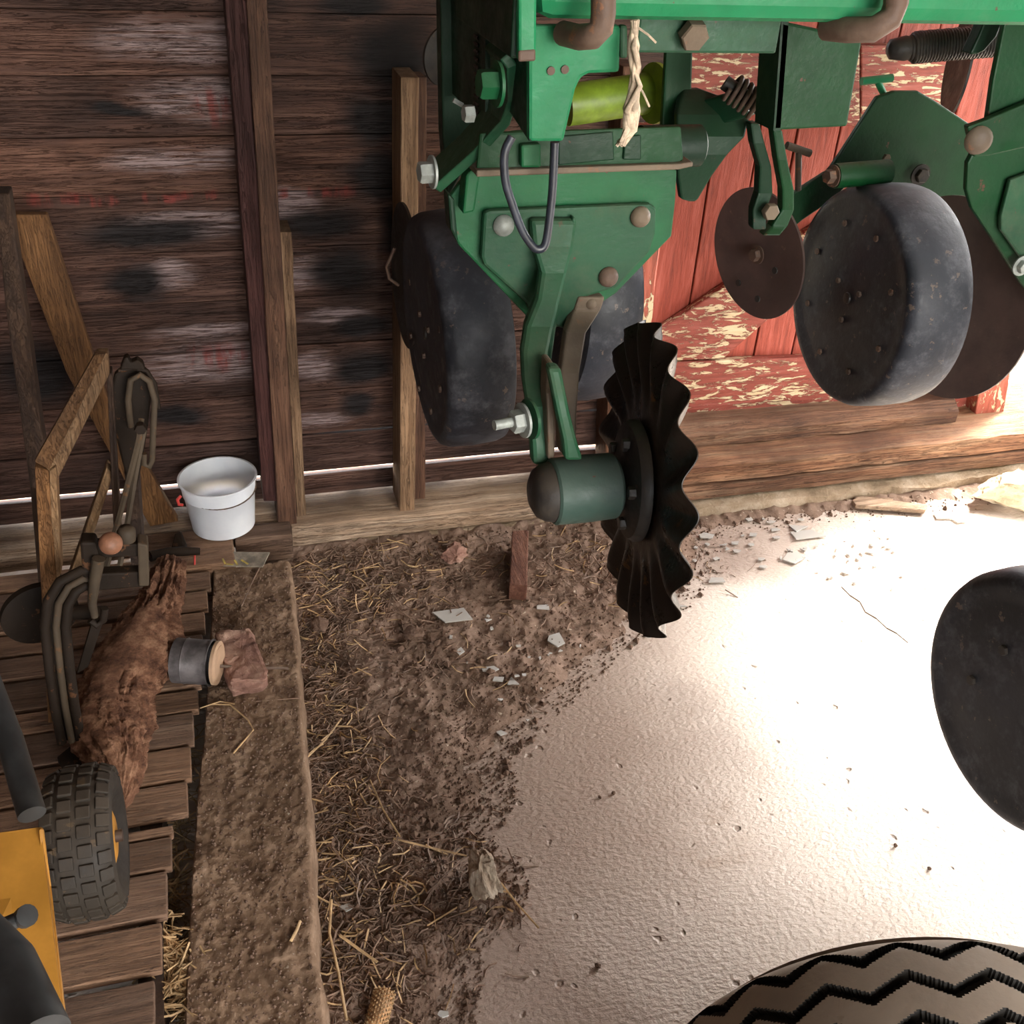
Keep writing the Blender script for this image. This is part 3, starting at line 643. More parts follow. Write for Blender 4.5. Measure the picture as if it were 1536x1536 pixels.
# rotten log
ax = [((256, 842), 22, .155), ((246, 880), 30, .16), ((230, 930), 42, .165), ((206, 985), 58, .165), ((176, 1040), 54, .16), ((168, 1095), 50, .155), ((182, 1150), 34, .15), ((180, 1212), 11, .12)]
ctr = [P(a[0], a[1], z=z) for a, w, z in ax]; n = 170; m = 120; vs = []
for i in range(n+1):
    f = i/n*(len(ctr)-1); k = min(int(f), len(ctr)-2); g = f-k
    p = ctr[k].lerp(ctr[k+1], g); w = (ax[k][1]*(1-g)+ax[k+1][1]*g)*1.85/1585
    d = (ctr[k+1]-ctr[k]).normalized(); s = d.cross(V(0, 0, 1)).normalized(); u = V(0, 0, 1)
    endf = min(1, (i+1)/5, (n-i+1)/7)
    for j in range(m):
        a = 2*math.pi*j/m
        r = 1+.22*N((math.cos(a)*1.4, math.sin(a)*1.4, i*.035))+.30*N((math.cos(a)*5, math.sin(a)*5, i*.045))+.22*abs(N((math.cos(a)*11, math.sin(a)*11, i*.13)))+.10*N((math.cos(a)*20, math.sin(a)*20, i*.6))+.06*N((a*2, i*.4, 7))
        r *= w*(.55+.45*endf)
        q = p+s*math.cos(a)*r+u*math.sin(a)*min(r, .055)*.85
        q.z = max(q.z, pz+.003); vs.append(q)
mb = MB(); mb.add(vs, [(i*m+j, i*m+(j+1) % m, (i+1)*m+(j+1) % m, (i+1)*m+j) for i in range(n) for j in range(m)]+[tuple(range(m-1, -1, -1)), tuple(range(n*m, (n+1)*m))])
tag(mb.build('rotten_log', M['rot'], smooth=50), 'crumbling reddish brown rotten log lying across the pallet', 'log')
# can on its side
cn = thing('tin_can', 'dark metal can on its side with a wooden disc in its mouth', 'can')
ca, cb = P(262, 990, z=.158), P(318, 994, z=.158); cax = (cb-ca); L = cax.length; rc = .042
MB().lathe([(0, rc*.9), (.002, rc), (L*.3, rc), (L*.32, rc*1.03), (L*.36, rc), (L*.96, rc), (L*.97, rc*1.05), (L, rc*1.05), (L, rc*.97), (L*.9, rc*.95), (L*.5, rc*.9)], ca, cax, 40).build('can_body', M['can'], cn, smooth=40)
MB().lathe([(0, rc*.98), (.006, rc*.98), (.0075, rc*.8), (.009, rc*.78), (.009, .004)], cb+cax.normalized()*.006, cax, 36).build('wooden_disc', M['canlid'], cn, smooth=30)
MB().tube([P(318, 998, z=.157), P(370, 1002, z=.135), P(425, 1002, z=.112), P(432, 1003, z=.107)], .0028, 8).build('spout_rod', M['rust'], cn, smooth=60)
settle(cn)
# stone block on kerb
mb = MB(); top = [(322, 948), (372, 940), (384, 962), (402, 1006), (400, 1020), (345, 1022), (330, 975)]
tp = [P(a, b, z=.15) for a, b in top]; bt = [P(a, b, z=.086) for a, b in ((324, 965), (375, 955), (388, 985), (404, 1030), (396, 1038), (348, 1048), (332, 1000))]
mb.add(tp+bt, [tuple(range(7)), tuple(range(13, 6, -1))]+[(i, i+7, (i+1) % 7+7, (i+1) % 7) for i in range(7)])
o = mb.build('stone_block', M['brick'], bevel=.006); m_ = o.modifiers.new('sub', 'SUBSURF'); m_.subdivision_type = 'SIMPLE'; m_.levels = m_.render_levels = 4
tx = bpy.data.textures.new('stone_relief', 'CLOUDS'); tx.noise_scale = .035; md = o.modifiers.new('relief', 'DISPLACE'); md.texture = tx; md.strength = .014
tag(o, 'broken pinkish brown stone block resting on the timber kerb', 'stone')
# bucket
bk = thing('bucket', 'small white translucent plastic bucket standing by the sill', 'bucket')
bz = .103; bc = P(336, 786, z=bz); bc.z = bz
rt, rb, hb = .0835, .070, .130; prof = [(0, rb*.96), (.002, rb), (hb*.70, rb+(rt-rb)*.62), (hb*.72, rt*.965), (hb*.76, rt*.965), (hb*.97, rt*.99), (hb*.975, rt*1.045), (hb, rt*1.045), (hb, rt*.985), (hb*.95, rt*.965), (.006, rb*.96), (.005, .001)]
tl = V(-.02, 0, 1)
MB().lathe(prof, bc, tl, 56).build('bucket_body', M['bucket'], bk, smooth=40)
MB().tube([bc+V(-rt*1.02, -.01, hb*.72), bc+V(-rt*1.12, -.012, hb*.66), bc+V(-rt*1.1, -.012, hb*.56), bc+V(-rt*1.0, -.01, hb*.53)], .0035, 8).build('handle_ear', M['red_plastic'], bk, smooth=60, label='red handle ear')
pts = [bc+V(math.cos(a)*rt*.96, math.sin(a)*rt*.96, hb*.80+.012*math.sin(a)) for a in [(-2.9+i*.2) for i in range(16)]]
MB().tube(pts, .0016, 6).build('wire_handle', M['rust'], bk, smooth=60)
settle(bk)
# dirty number plate and iron bar on the pallet
op = thing('old_plate', 'dented dirty plate with faint yellow marks at the far end of the timber kerb', 'plate')
pl4 = [P(325, 827, z=.10), P(405, 828, z=.105), P(394, 850, z=.098), P(318, 848, z=.094)]
MB().prism(pl4, (0, 0, -.003)).build('plate_body', M['platemetal'], op, bevel=.001)
for (a, b, c, d) in ((334, 838, 338, 846), (340, 846, 350, 847), (352, 840, 356, 847), (362, 840, 372, 846)):
    MB().bar(P(a, b, z=.1025), P(c, d, z=.1025), .004, .001).build('yellow_mark', M['plate_yellow'], op)
settle(op)
ib = thing('iron_bar', 'short rusty iron bar with a lug lying across the far pallet slats', 'hinge')
MB().tube([P(225, 835, z=.135), P(250, 828, z=.13), P(275, 827, z=.125), (P(300, 827, z=.12))], [.012, .010, .011, .008], 10).build('bar', M['iron'], ib, smooth=60)
MB().prism([P(262, 800, z=.13), P(272, 796, z=.13), P(280, 815, z=.12), P(276, 826, z=.12), (P(256, 824, z=.12))], (0, 0, -.015)).build('lug', M['iron'], ib, bevel=.003)
MB().tube([P(292, 830, z=.115), P(292, 848, z=.101)], .002, 6).build('pin', M['red_plastic'], ib)
settle(ib)

# ------------------------------------------------------------ yellow wheeled machine at lower left
ym = thing('yellow_cart', 'yellow steel cart chassis with black tubes and a knobby tyre at the lower left corner', 'cart')
tyc = P(128, 1258, d=1.42); tr = .112
# stand on the pallet
tyc = P(130, 1262, z=pz+tr+.002)
for _ in range(3):
    pass
prof = [(-.035, .058), (-.046, .075), (-.048, .088), (-.038, .103), (-.018, .108), (.0, .109), (.018, .108), (.038, .103), (.048, .088), (.046, .075), (.035, .058)]
MB().lathe(prof, tyc, (1, 0, 0), 48).build('tyre', M['knobby'], ym, smooth=50)
mb = MB()
for k in range(26):
    a = 2*math.pi*k/26
    for row, x in enumerate((-.036, -.0125, .0125, .036)):
        aa = a+(row % 2)*math.pi/26; rr = .1075 if abs(x) < .02 else .1015
        c = tyc+V(x, math.cos(aa)*rr, math.sin(aa)*rr); rad = V(0, math.cos(aa), math.sin(aa)); tan = V(0, -math.sin(aa), math.cos(aa))
        if abs(x) > .02: rad = (rad+V(.45 if x > 0 else -.45, 0, 0)).normalized()
        sx = V(1, 0, 0); sx = (sx-rad*sx.dot(rad)).normalized()
        q = [c+sx*.0095+tan*.009, c-sx*.0095+tan*.009, c-sx*.0095-tan*.009, c+sx*.0095-tan*.009]
        mb.prism([p-rad*.003 for p in q], rad*.0075)
mb.build('tread_knobs', M['knobby'], ym, bevel=.0015)
MB().lathe([(-.04, .03), (-.03, .058), (.03, .058), (.04, .03)], tyc, (1, 0, 0), 30).build('rim', M['yellow'], ym, smooth=40)
MB().lathe([(-.16, .009), (.05, .009)], tyc, (1, 0, 0), 14).build('axle', M['rust'], ym, smooth=40)
yp = [P(-120, 1262, d=1.13), P(66, 1238, d=1.13), P(75, 1330, d=1.13), P(104, 1560, d=1.05), P(-120, 1620, d=1.0)]
yp2 = [P(66, 1238, d=1.13), P(75, 1330, d=1.13), P(104, 1560, d=1.05), P(92, 1560, d=1.12), P(62, 1330, d=1.2), P(55, 1238, d=1.2)]
nrm = (yp[1]-yp[0]).cross(yp[3]-yp[0]).normalized()
if nrm.dot(ray(50, 1400)) < 0: nrm = -nrm
MB().prism([p.copy() for p in yp], nrm*.012).build('side_panel', M['yellow'], ym, bevel=.003)
MB().prism([P(66, 1240, d=1.128), P(77, 1330, d=1.128), P(104, 1560, d=1.048), P(94, 1560, d=1.044), P(66, 1330, d=1.12), P(58, 1240, d=1.12)], nrm*.03).build('panel_flange', M['yellow'], ym, bevel=.003)
hole = [P(x, y, d=1.085) for x, y in ((22, 1436), (34, 1428), (50, 1427), (63, 1437), (57, 1452), (42, 1460), (30, 1452))]
MB().prism(hole, nrm*.004).build('hole', M['tyre_dark'], ym, label='dark oval opening')
MB().tube([P(-30, 990, d=1.3), P(15, 1110, d=1.25), P(48, 1222, d=1.2)], [.013, .0135, .0135], 18).build('tube', M['blacktube'], ym, smooth=60, label='upper black tube')
MB().tube([P(-60, 1380, d=.85), P(10, 1450, d=.82), P(60, 1560, d=.78)], .019, 20).build('tube', M['blacktube'], ym, smooth=60, label='thick grey tube at corner')
MB().tube([P(-20, 1400, d=.98), P(30, 1378, d=1.0), P(40, 1374, d=1.0)], .0065, 12).build('pin', M['blacktube'], ym, smooth=60)
MB().lathe([(0, .009), (.006, .009)], P(36, 1376, d=.995), (.5, -.3, .6), 14).build('pin_head', M['blacktube'], ym, smooth=50)
settle(ym)

# ------------------------------------------------------------ planter
pt = thing('planter', 'green row crop planter with toolbar, gauge wheels and fluted coulter hanging over the floor', 'farm implement')
def poly(name, mat, pts, y, th, bevel=.003, label=None, parent=pt):
    return MB().prism([P(a, b, y=y) for a, b in pts], (0, th, 0)).build(name, M[mat], parent, bevel=bevel, label=label)
def bolt(c, axis, r, mat='rust', h=None, parent=pt, washer=True, round_=False, name='bolt'):
    h = h or r*.8; a = Vector(axis).normalized(); mb = MB()
    if washer: mb.lathe([(0, r*1.5), (r*.22, r*1.5)], c, a, 20)
    if round_: mb.lathe([(0, r*1.05), (h*.3, r), (h*.75, r*.75), (h, r*.25)], Vector(c)+a*r*.1, a, 20)
    else: mb.hexa(Vector(c)+a*r*.2, a, r, h)
    return mb.build(name, M[mat], parent, smooth=35)
# toolbar: 0.18 m square tube
zb = P(1000, 34, y=1.12).z; xL = P(806, 30, y=1.12).x
MB().box((xL, 1.12, zb), (3.2, 1.30, zb+.178)).build('toolbar', M['green'], pt, bevel=.018)
MB().box((xL+.14, 1.19, P(1000, 80, y=1.19).z), (P(1168, 60, y=1.19).x, 1.205, zb+.01)).build('toolbar_flange', M['green_dusty'], pt, bevel=.003)
# front mounting plates
poly('mounting_plate', 'green', ((778, -40), (806, -40), (805, 92), (778, 92)), 1.10, .012, label='narrow front plate')
poly('plate_foot', 'rust', ((778, 76), (804, 74), (804, 92), (778, 93)), 1.0985, .004)
xa = P(778, 60, y=1.10).x
MB().box((xa-.004, 1.112, P(778, 92, y=1.10).z), (xa+.012, 1.36, 1.62)).build('side_plate', M['green_shaded'], pt, bevel=.003)
poly('shank_bracket', 'green', ((793, 38), (932, 38), (930, 109), (884, 111), (872, 117), (864, 135), (846, 213), (793, 213)), 1.15, .013, bevel=.004)
MB().prism([P(793, 60, y=1.151), P(793, 213, y=1.151), V(0, 0, 0)+P(793, 213, y=1.151)+V(0, .13, .02), P(793, 60, y=1.151)+V(0, .13, .0)], (.012, 0, 0)).build('shank_side', M['green_shaded'], pt, bevel=.002)
poly('bracket_step', 'green_dusty', ((930, 38), (942, 38), (942, 88), (930, 88)), 1.16, .01)
for a, b in ((826, 106), (847, 104)): MB().lathe([(0, .0045), (.002, .0045)], P(a, b, y=1.1495), (0, -1, 0), 12).build('bolt_hole', M['rust'], pt)
# dark upright column of the row unit, behind
poly('upright', 'green_shaded', ((660, -40), (735, -40), (735, 130), (728, 200), (672, 300), (664, 200)), 1.48, .03)
MB().prism([P(728, -40, y=1.3), P(728, 190, y=1.3), P(728, 190, y=1.3)+V(0, .2, 0), P(728, -40, y=1.3)+V(0, .2, 0)], (.01, 0, 0)).build('upright_side', M['green_shaded'], pt)
for k in range(16):
    pass
MB().tube([P(716+4*math.cos(i*.9), -30+i*1.6, y=1.35+.02*math.sin(i*.9)) for i in range(150)], .0022, 6).build('spring', M['black_steel'], pt, smooth=60)
# u bolts
for pts, yy, r in (([(905, -60), (905, 20), (902, 42), (890, 54), (868, 56), (845, 50)], 1.075, .0125), ([(1345, -60), (1344, 5), (1335, 28), (1310, 44), (1270, 45), (1240, 42)], 1.09, .0135)):
    pp = [P(a, b, y=yy+(.03*max(0, i-3))) for i, (a, b) in enumerate(pts)]
    MB().tube(pp, r, 16).build('u_bolt', M['rust'], pt, smooth=60)
bolt(P(1036, 47, y=1.188), (0, -1, -.3), .017, 'rust_brown', washer=False)
# parallel arm: strap seen edge on, running down left
pa = [(757, 84, 1.20), (768, 100, 1.20), (770, 150, 1.22), (758, 185, 1.24), (715, 232, 1.27), (655, 285, 1.30)]
vt = []
for i, (a, b, yy) in enumerate(pa):
    p = P(a, b, y=yy); d1_ = P(*pa[min(i+1, len(pa)-1)][:2], y=pa[min(i+1, len(pa)-1)][2])-P(*pa[max(i-1, 0)][:2], y=pa[max(i-1, 0)][2])
    s = V(0, 1, 0).cross(d1_).normalized()*.0065; vt += [p-s, p+s, p+s+V(-.0, .075, 0), p-s+V(-.0, .075, 0)]
n = len(pa)-1
MB().add(vt, [(i*4+j, i*4+4+j, i*4+4+(j+1) % 4, i*4+(j+1) % 4) for i in range(n) for j in range(4)]+[(0, 1, 2, 3), (n*4+3, n*4+2, n*4+1, n*4)]).build('parallel_arm', M['green_dusty'], pt, bevel=.002)
#poly('arm_web', 'green_shaded', ((700, 100), (755, 95), (762, 160), (690, 250), (640, 285), (640, 240), (680, 170)), 1.34, .012)
bolt(P(748, 126, y=1.20), (-1, -.06, 0), .0165, 'green_mid', .020, round_=False)
bolt(P(712, 170, y=1.27), (-1, -.1, 0), .0105, 'zinc', .012, washer=False)
bolt(P(650, 258, y=1.30), (-1, -.1, 0), .0135, 'zinc', .016)
MB().tube([P(680, 150, y=1.30), P(694, 158, y=1.30)], .003, 6).build('cotter_pin', M['zinc'], pt)
# row unit face
YF = 1.31
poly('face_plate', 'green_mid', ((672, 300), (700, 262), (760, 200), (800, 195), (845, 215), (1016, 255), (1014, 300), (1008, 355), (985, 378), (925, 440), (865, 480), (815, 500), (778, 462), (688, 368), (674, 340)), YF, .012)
poly('left_flange', 'green_shaded', ((672, 290), (682, 300), (688, 368), (676, 345)), YF-.03, .03)
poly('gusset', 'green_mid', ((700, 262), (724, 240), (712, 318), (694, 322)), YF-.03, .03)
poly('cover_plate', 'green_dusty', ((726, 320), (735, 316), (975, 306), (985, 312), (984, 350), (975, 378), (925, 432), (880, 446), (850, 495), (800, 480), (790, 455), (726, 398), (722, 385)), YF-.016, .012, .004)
poly('cross_rail', 'green_deep_shade', ((715, 255), (720, 200), (1022, 190), (1026, 240), (1012, 252)), YF-.05, .006)
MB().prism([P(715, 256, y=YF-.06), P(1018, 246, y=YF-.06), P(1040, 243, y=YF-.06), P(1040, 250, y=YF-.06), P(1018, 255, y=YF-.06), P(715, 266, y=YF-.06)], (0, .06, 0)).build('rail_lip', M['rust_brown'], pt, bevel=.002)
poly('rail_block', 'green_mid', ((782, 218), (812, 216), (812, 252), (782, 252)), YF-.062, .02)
poly('rail_pocket', 'green_shaded', ((838, 205), (920, 198), (922, 240), (838, 248)), YF-.054, .003)
poly('rail_pocket', 'green_shaded', ((938, 205), (962, 203), (962, 240), (935, 240)), YF-.054, .003)
MB().lathe([(0, .027), (.085, .027), (.088, .023)], P(960, 220, y=YF+.02), (1, 0, 0), 24).build('cross_tube', M['green_shaded'], pt, smooth=40)
poly('rib', 'green_dusty', ((860, 325), (866, 330), (842, 440), (826, 555), (818, 555), (828, 440)), YF-.03, .014)
for a, b, m_, r in ((755, 338, 'zinc', .0135), (960, 325, 'rust_brown', .0135), (912, 415, 'rust', .0135), (886, 455, 'rust_brown', .008)): bolt(P(a, b, y=YF-.017), (0, -1, .1), r, m_, r*.8, round_=True, washer=False)
# coulter arm casting
def strip(name, mat, rows, th, bevel=.004, label=None):
    """rows: (xl, xr, py, depth Y)"""
    vt = []
    for a, b, c, yy in rows: l, r = P(a, c, y=yy), P(b, c, y=yy); vt += [l, r, r+V(0, th, 0), l+V(0, th, 0)]
    n = len(rows)-1
    return MB().add(vt, [(i*4+j, i*4+4+j, i*4+4+(j+1) % 4, i*4+(j+1) % 4) for i in range(n) for j in range(4)]+[(0, 1, 2, 3), (n*4+3, n*4+2, n*4+1, n*4)]).build(name, M[mat], pt, bevel=bevel, label=label)
strip('coulter_arm', 'green_dusty', [(796, 868, 330, 1.28), (800, 862, 370, 1.275), (812, 852, 410, 1.26), (806, 842, 450, 1.24), (790, 832, 490, 1.22), (784, 824, 530, 1.19), (786, 822, 570, 1.16), (792, 824, 610, 1.13), (798, 832, 665, 1.11), (800, 830, 700, 1.10)], .022, .006)
strip('arm_clamp', 'rust_brown', [(822, 832, 545, 1.15), (820, 834, 590, 1.12), (822, 834, 650, 1.10), (822, 832, 690, 1.095)], .03, .003)
strip('rear_arm', 'rust_brown', [(868, 908, 446, 1.29), (862, 902, 465, 1.29), (850, 880, 500, 1.26), (842, 870, 560, 1.22), (838, 866, 620, 1.19), (840, 864, 680, 1.16)], .02, .003)
strip('stop_strut', 'green_dusty', [(822, 842, 552, 1.10), (826, 846, 570, 1.095), (836, 856, 620, 1.08), (845, 866, 660, 1.07), (848, 876, 692, 1.065)], .02, .005)
bolt(P(786, 630, y=1.115), (-1, -.2, 0), .015, 'zinc', .014)
MB().lathe([(0, .0065), (.038, .0065)], P(782, 630, y=1.115), (-1, -.2, 0), 14).build('threaded_end', M['zinc'], pt, smooth=40)
MB().lathe([(0, .026), (.004, .026)], P(797, 628, y=1.115), (-1, -.2, 0), 26).build('washer', M['green_dusty'], pt, smooth=40)
# hub and coulter
CO = V(.517, 1.075, .787); CA = V(.990, -.13, .0).normalized(); CB = V(.13, .990, 0).normalized()
def cp(x, a, r): return CO+CA*x+CB*(math.cos(a)*r)+V(0, 0, math.sin(a)*r)
hl, hr = P(826, 738, y=1.075), P(922, 728, y=1.075)
MB().lathe([(0, .040), (.003, .043), ((hr-hl).length*.5, .044), ((hr-hl).length*.95, .043), ((hr-hl).length, .039)], hl, hr-hl, 40).build('hub_barrel', M['hub_green'], pt, smooth=40)
MB().lathe([(0, .039), (.010, .037), (.020, .031), (.026, .020), (.028, .0)], hl, hl-hr, 36).build('hub_cap', M['black_steel'], pt, smooth=60)
MB().lathe([(-.03, .03), (-.02, .075), (-.012, .080), (-.006, .080), (-.004, .05)], CO, CA, 40).build('hub_flange', M['black_steel'], pt, smooth=35)
for k in range(5):
    a = 2*math.pi*k/5+.35; bolt(cp(-.02, a, .055), -CA, .0085, 'black_steel', .01, washer=False)
nf = 18; nr = 26; nt = 340; vs = []
def wavy(r, a):
    q = max(0, min(1, (r-.085)/.10)); q = q*q*(3-2*q)
    return .0092*q*math.sin(nf*a+1.5*(r-.1)/.1)
for side in (-1, 1):
    for i in range(nr+1):
        r = .03+(.205-.03)*i/nr
        for k in range(nt):
            a = 2*math.pi*k/nt; rr = r*(1+.012*math.cos(nf*a)*(i/nr)**3); th = .0022*(1 if i < nr-1 else .3)
            vs.append(cp(wavy(r, a)+side*th, a, rr))
fs = []
o1 = (nr+1)*nt
for i in range(nr):
    for k in range(nt):
        a, b = i*nt+k, i*nt+(k+1) % nt; fs.append((a, b, b+nt, a+nt)); fs.append((a+o1, a+nt+o1, b+nt+o1, b+o1))
for k in range(nt): fs.append((nr*nt+k, nr*nt+(k+1) % nt, nr*nt+(k+1) % nt+o1, nr*nt+k+o1))
MB().add(vs, fs).build('fluted_coulter', M['coulter'], pt, smooth=60, label='dark fluted wavy coulter disc')
# gauge wheels
def gauge_wheel(c, R=.2032, w=.114, mat='rubber', nb=8, flip=1, label=None, bolts=True, dish=.004, tilt=0):
    s = R/.2032
    prof = [(dish, .001), (dish, .03*s), (dish*.5, .08*s), (dish, .150*s), (.003, .164*s), (.0, .177*s), (.0005, .187*s), (.006, .195*s), (.018, .2005*s), (w*.5, R), (w*.85, R*.992), (w*.97, R*.97), (w, R*.93), (w, .12*s), (w*.7, .05*s), (w*.7, .001)]
    prof = [(a*flip, b) for a, b in prof]
    ax_ = V(1, 0, tilt).normalized()
    o = MB().lathe(prof, c, ax_, 72).build('gauge_wheel', M[mat], pt, smooth=32, label=label)
    if bolts:
        for k in range(nb):
            a = 2*math.pi*(k+.42)/nb
            bolt(c+V((dish+.0005)*flip, math.cos(a)*.135*s, math.sin(a)*.135*s), (-flip, 0, 0), .006*s, 'black_steel' if nb == 6 else 'rust', .004, o, washer=False, name='rivet')
        for k in range(3):
            a = 2*math.pi*k/3+.5
            bolt(c+V((dish)*flip, math.cos(a)*.042*s, math.sin(a)*.042*s), (-flip, 0, 0), .0055*s, 'rust', .005, o, washer=False, name='rivet')
        MB().lathe([(0, .011*s), (.003, .010*s), (.0035, .004*s)], c+V(dish*.9*flip, 0, 0), (-flip, 0, 0), 16).build('hub_hole', M['black_steel'], o, smooth=40)
    return o
WL = V(.350, 1.662, .748); WR = V(1.158, 1.640, .775)
gauge_wheel(WL, tilt=.06, label='left gauge wheel with a wide black tyre')
gauge_wheel(WR, R=.208, w=.125, label='right gauge wheel with round riveted face')
gauge_wheel(V(.70, 1.72, .79), flip=-1, w=.10, bolts=False)
# opener discs
def disc(c, R, mat, axis=(1, 0, 0), label=None, name='opener_disc', th=.005, dish=.012):
    return MB().lathe([(dish, .02), (dish*.9, R*.5), (0, R*.97), (0, R), (th, R), (th+dish*.9, R*.5), (th+dish, .02)], c, axis, 64).build(name, M[mat], pt, smooth=30, label=label)
disc(P(606, 415, y=1.88), .135, 'black_steel')
disc(V(1.395, 1.65, .755), .197, 'brown_disc', (.97, .2, 0), label='smooth brown opener disc')
o = disc(V(1.095, 1.885, .775), .135, 'brown_disc', (.95, .25, .1), label='smaller brown closing disc with bolt holes', name='closing_disc')
dc = V(1.095, 1.885, .775)
for k in range(6):
    a = 2*math.pi*k/6; MB().lathe([(0, .007), (.003, .007)], dc+V(-.004, math.cos(a)*.09, math.sin(a)*.09), (-.95, -.25, 0), 10).build('disc_hole', M['tyre_dark'], o)
bolt(dc+V(.002, 0, 0), (-1, -.25, 0), .013, 'rust', .012, o)
# lower right wheel, close by
gauge_wheel(V(1.155, .955, .37), R=.215, bolts=False, label='near gauge wheel at right edge')
for a, b in ((1460, 1020), (1508, 975)): bolt(P(a, b, x=1.158), (-1, 0, 0), .009, 'black_steel', .006, washer=False)
MB().lathe([(0, .03), (.3, .03)], V(1.17, .955, .37), (1, 0, 0), 20).build('wheel_axle', M['black_steel'], pt, smooth=40)
MB().box((1.50, .93, .35), (1.55, 1.15, 1.40)).build('wheel_leg', M['green_shaded'], pt, bevel=.004)
# hose
hp = [(768, 205), (757, 230), (758, 270), (768, 305), (783, 345), (798, 368), (808, 374), (818, 366), (824, 330), (829, 280), (832, 213)]
pp = [P(a, b, y=1.215) for a, b in hp]; q = []
for i in range(len(pp)-1):
    a, b, c, d = pp[max(0, i-1)], pp[i], pp[i+1], pp[min(len(pp)-1, i+2)]
    for k in range(6):
        t_ = k/6; q.append(.5*((2*b)+(c-a)*t_+(2*a-5*b+4*c-d)*t_*t_+(3*b-a-3*c+d)*t_**3))
q.append(pp[-1]); MB().tube(q, .0052, 10).build('hose', M['hose'], pt, smooth=60)
# middle hardware between the units
MB().tube([P(850, 158, y=1.62), P(985, 138, y=1.62)], .031, 24).build('drive_tube', M['yellowgreen'], pt, smooth=60, label='yellow green tube')
poly('hanger_bar', 'green_deep_shade', ((1000, 70), (1040, 70), (1036, 205), (992, 205)), 1.5, .012)
MB().lathe([(0, .045), (.008, .045)], P(985, 140, y=1.6), (-1, -.2, 0), 28).build('tube_flange', M['yellowgreen'], pt, smooth=40)
poly('box_housing', 'green_deep_shade', ((1172, 32), (1294, 58), (1271, 190), (1160, 196)), 1.26, .012)
MB().prism([P(1172, 32, y=1.26), P(1160, 196, y=1.26), P(1160, 196, y=1.26)+V(-.004, .045, 0), P(1172, 32, y=1.26)+V(-.004, .045, 0)], (.01, 0, 0)).build('housing_side', M['green_shaded'], pt)
#poly('housing_back', 'green_shaded', ((1140, 60), (1180, 60), (1175, 190), (1150, 170)), 1.45, .01)
strip('pointed_shield', 'green_shaded', [(1026, 1050, 134, 1.50), (1020, 1100, 152, 1.48), (1016, 1126, 172, 1.46), (1016, 1118, 205, 1.44), (1016, 1092, 232, 1.44), (1017, 1068, 265, 1.45), (1022, 1048, 299, 1.46), (1036, 1042, 303, 1.46)], .015, .003)
MB().bar(P(1060, 170, y=1.49), P(1125, 152, y=1.44), .03, .04).build('shield_arm', M['green_shaded'], pt, bevel=.004)
sp = P(1096, 130, y=1.38); se = P(1140, 162, y=1.36)
hx = []
for i in range(70):
    f = i/69; a = f*2*math.pi*6; c_ = sp.lerp(se, f); dd = (se-sp).normalized(); u_ = dd.cross(V(0, 0, 1)).normalized(); w_ = dd.cross(u_)
    hx.append(c_+(u_*math.cos(a)+w_*math.sin(a))*.018)
MB().tube(hx, .0032, 8).build('coil_spring', M['rust'], pt, smooth=60)
MB().lathe([(-.01, .010), (.07, .010)], sp, se-sp, 14).build('spring_pin', M['black_steel'], pt, smooth=40)
strip('shackle_strap', 'green_shaded', [(1126, 1140, 185, 1.42), (1130, 1148, 215, 1.42), (1140, 1158, 250, 1.43), (1138, 1160, 290, 1.44), (1130, 1150, 315, 1.44), (1130, 1150, 345, 1.43)], .02, .003)
strip('shackle_strap', 'green_deep_shade', [(1160, 1174, 195, 1.42), (1166, 1182, 240, 1.42), (1174, 1192, 285, 1.43), (1174, 1192, 315, 1.44), (1158, 1182, 340, 1.44), (1145, 1170, 354, 1.43)], .02, .003)
bolt(P(1152, 315, y=1.43), (0, -1, 0), .013, 'rust_brown', .012, washer=False)
def t_handle(a, b, c, d, yy, mat):
    MB().tube([P(*a, y=yy), P(*b, y=yy)], .0075, 10).tube([P(*c, y=yy), P(*d, y=yy)], .0065, 10).build('t_handle', M[mat], pt, smooth=60)
t_handle((1292, 122), (1338, 117), (1315, 119), (1330, 150), 1.85, 'green')
t_handle((1180, 218), (1215, 230), (1198, 226), (1197, 285), 1.85, 'iron_pale')
# right hand unit
poly('rear_frame_plate', 'green_deep_shade', ((1240, 262), (1262, 230), (1316, 146), (1342, 137), (1378, 137), (1404, 152), (1452, 184), (1490, 205), (1500, 330), (1420, 330), (1340, 290)), 1.82, .012)
MB().lathe([(0, .022), (.11, .022)], P(1252, 264, y=1.70), (1, 0, .05), 24).build('pivot_tube', M['green_deep_shade'], pt, smooth=40)
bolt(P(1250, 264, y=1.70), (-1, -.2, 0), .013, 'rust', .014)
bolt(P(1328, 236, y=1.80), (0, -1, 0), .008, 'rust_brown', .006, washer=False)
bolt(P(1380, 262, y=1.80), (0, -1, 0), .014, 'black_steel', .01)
poly('unit_side_plate', 'green_deep_shade', ((1512, 10), (1570, 10), (1570, 470), (1532, 425), (1500, 375), (1458, 312), (1450, 285), (1452, 245), (1480, 190), (1490, 120)), 1.45, .012, label='right unit side plate')
poly('unit_arm', 'green_deep_shade', ((1452, 190), (1480, 180), (1600, 130), (1600, 208), (1486, 234), (1462, 236)), 1.43, .014)
bolt(P(1467, 210, y=1.427), (-.3, -1, 0), .021, 'rust_brown', .01, washer=False, round_=True)
poly('unit_cover', 'green_dusty', ((1516, 270), (1570, 250), (1570, 420), (1530, 385), (1502, 345), (1502, 325)), 1.435, .01)
bolt(P(1532, 398, y=1.43), (0, -1, 0), .012, 'zinc', .01)
sp, se = P(1362, 72, y=1.66), P(1510, 60, y=1.62); hx = []
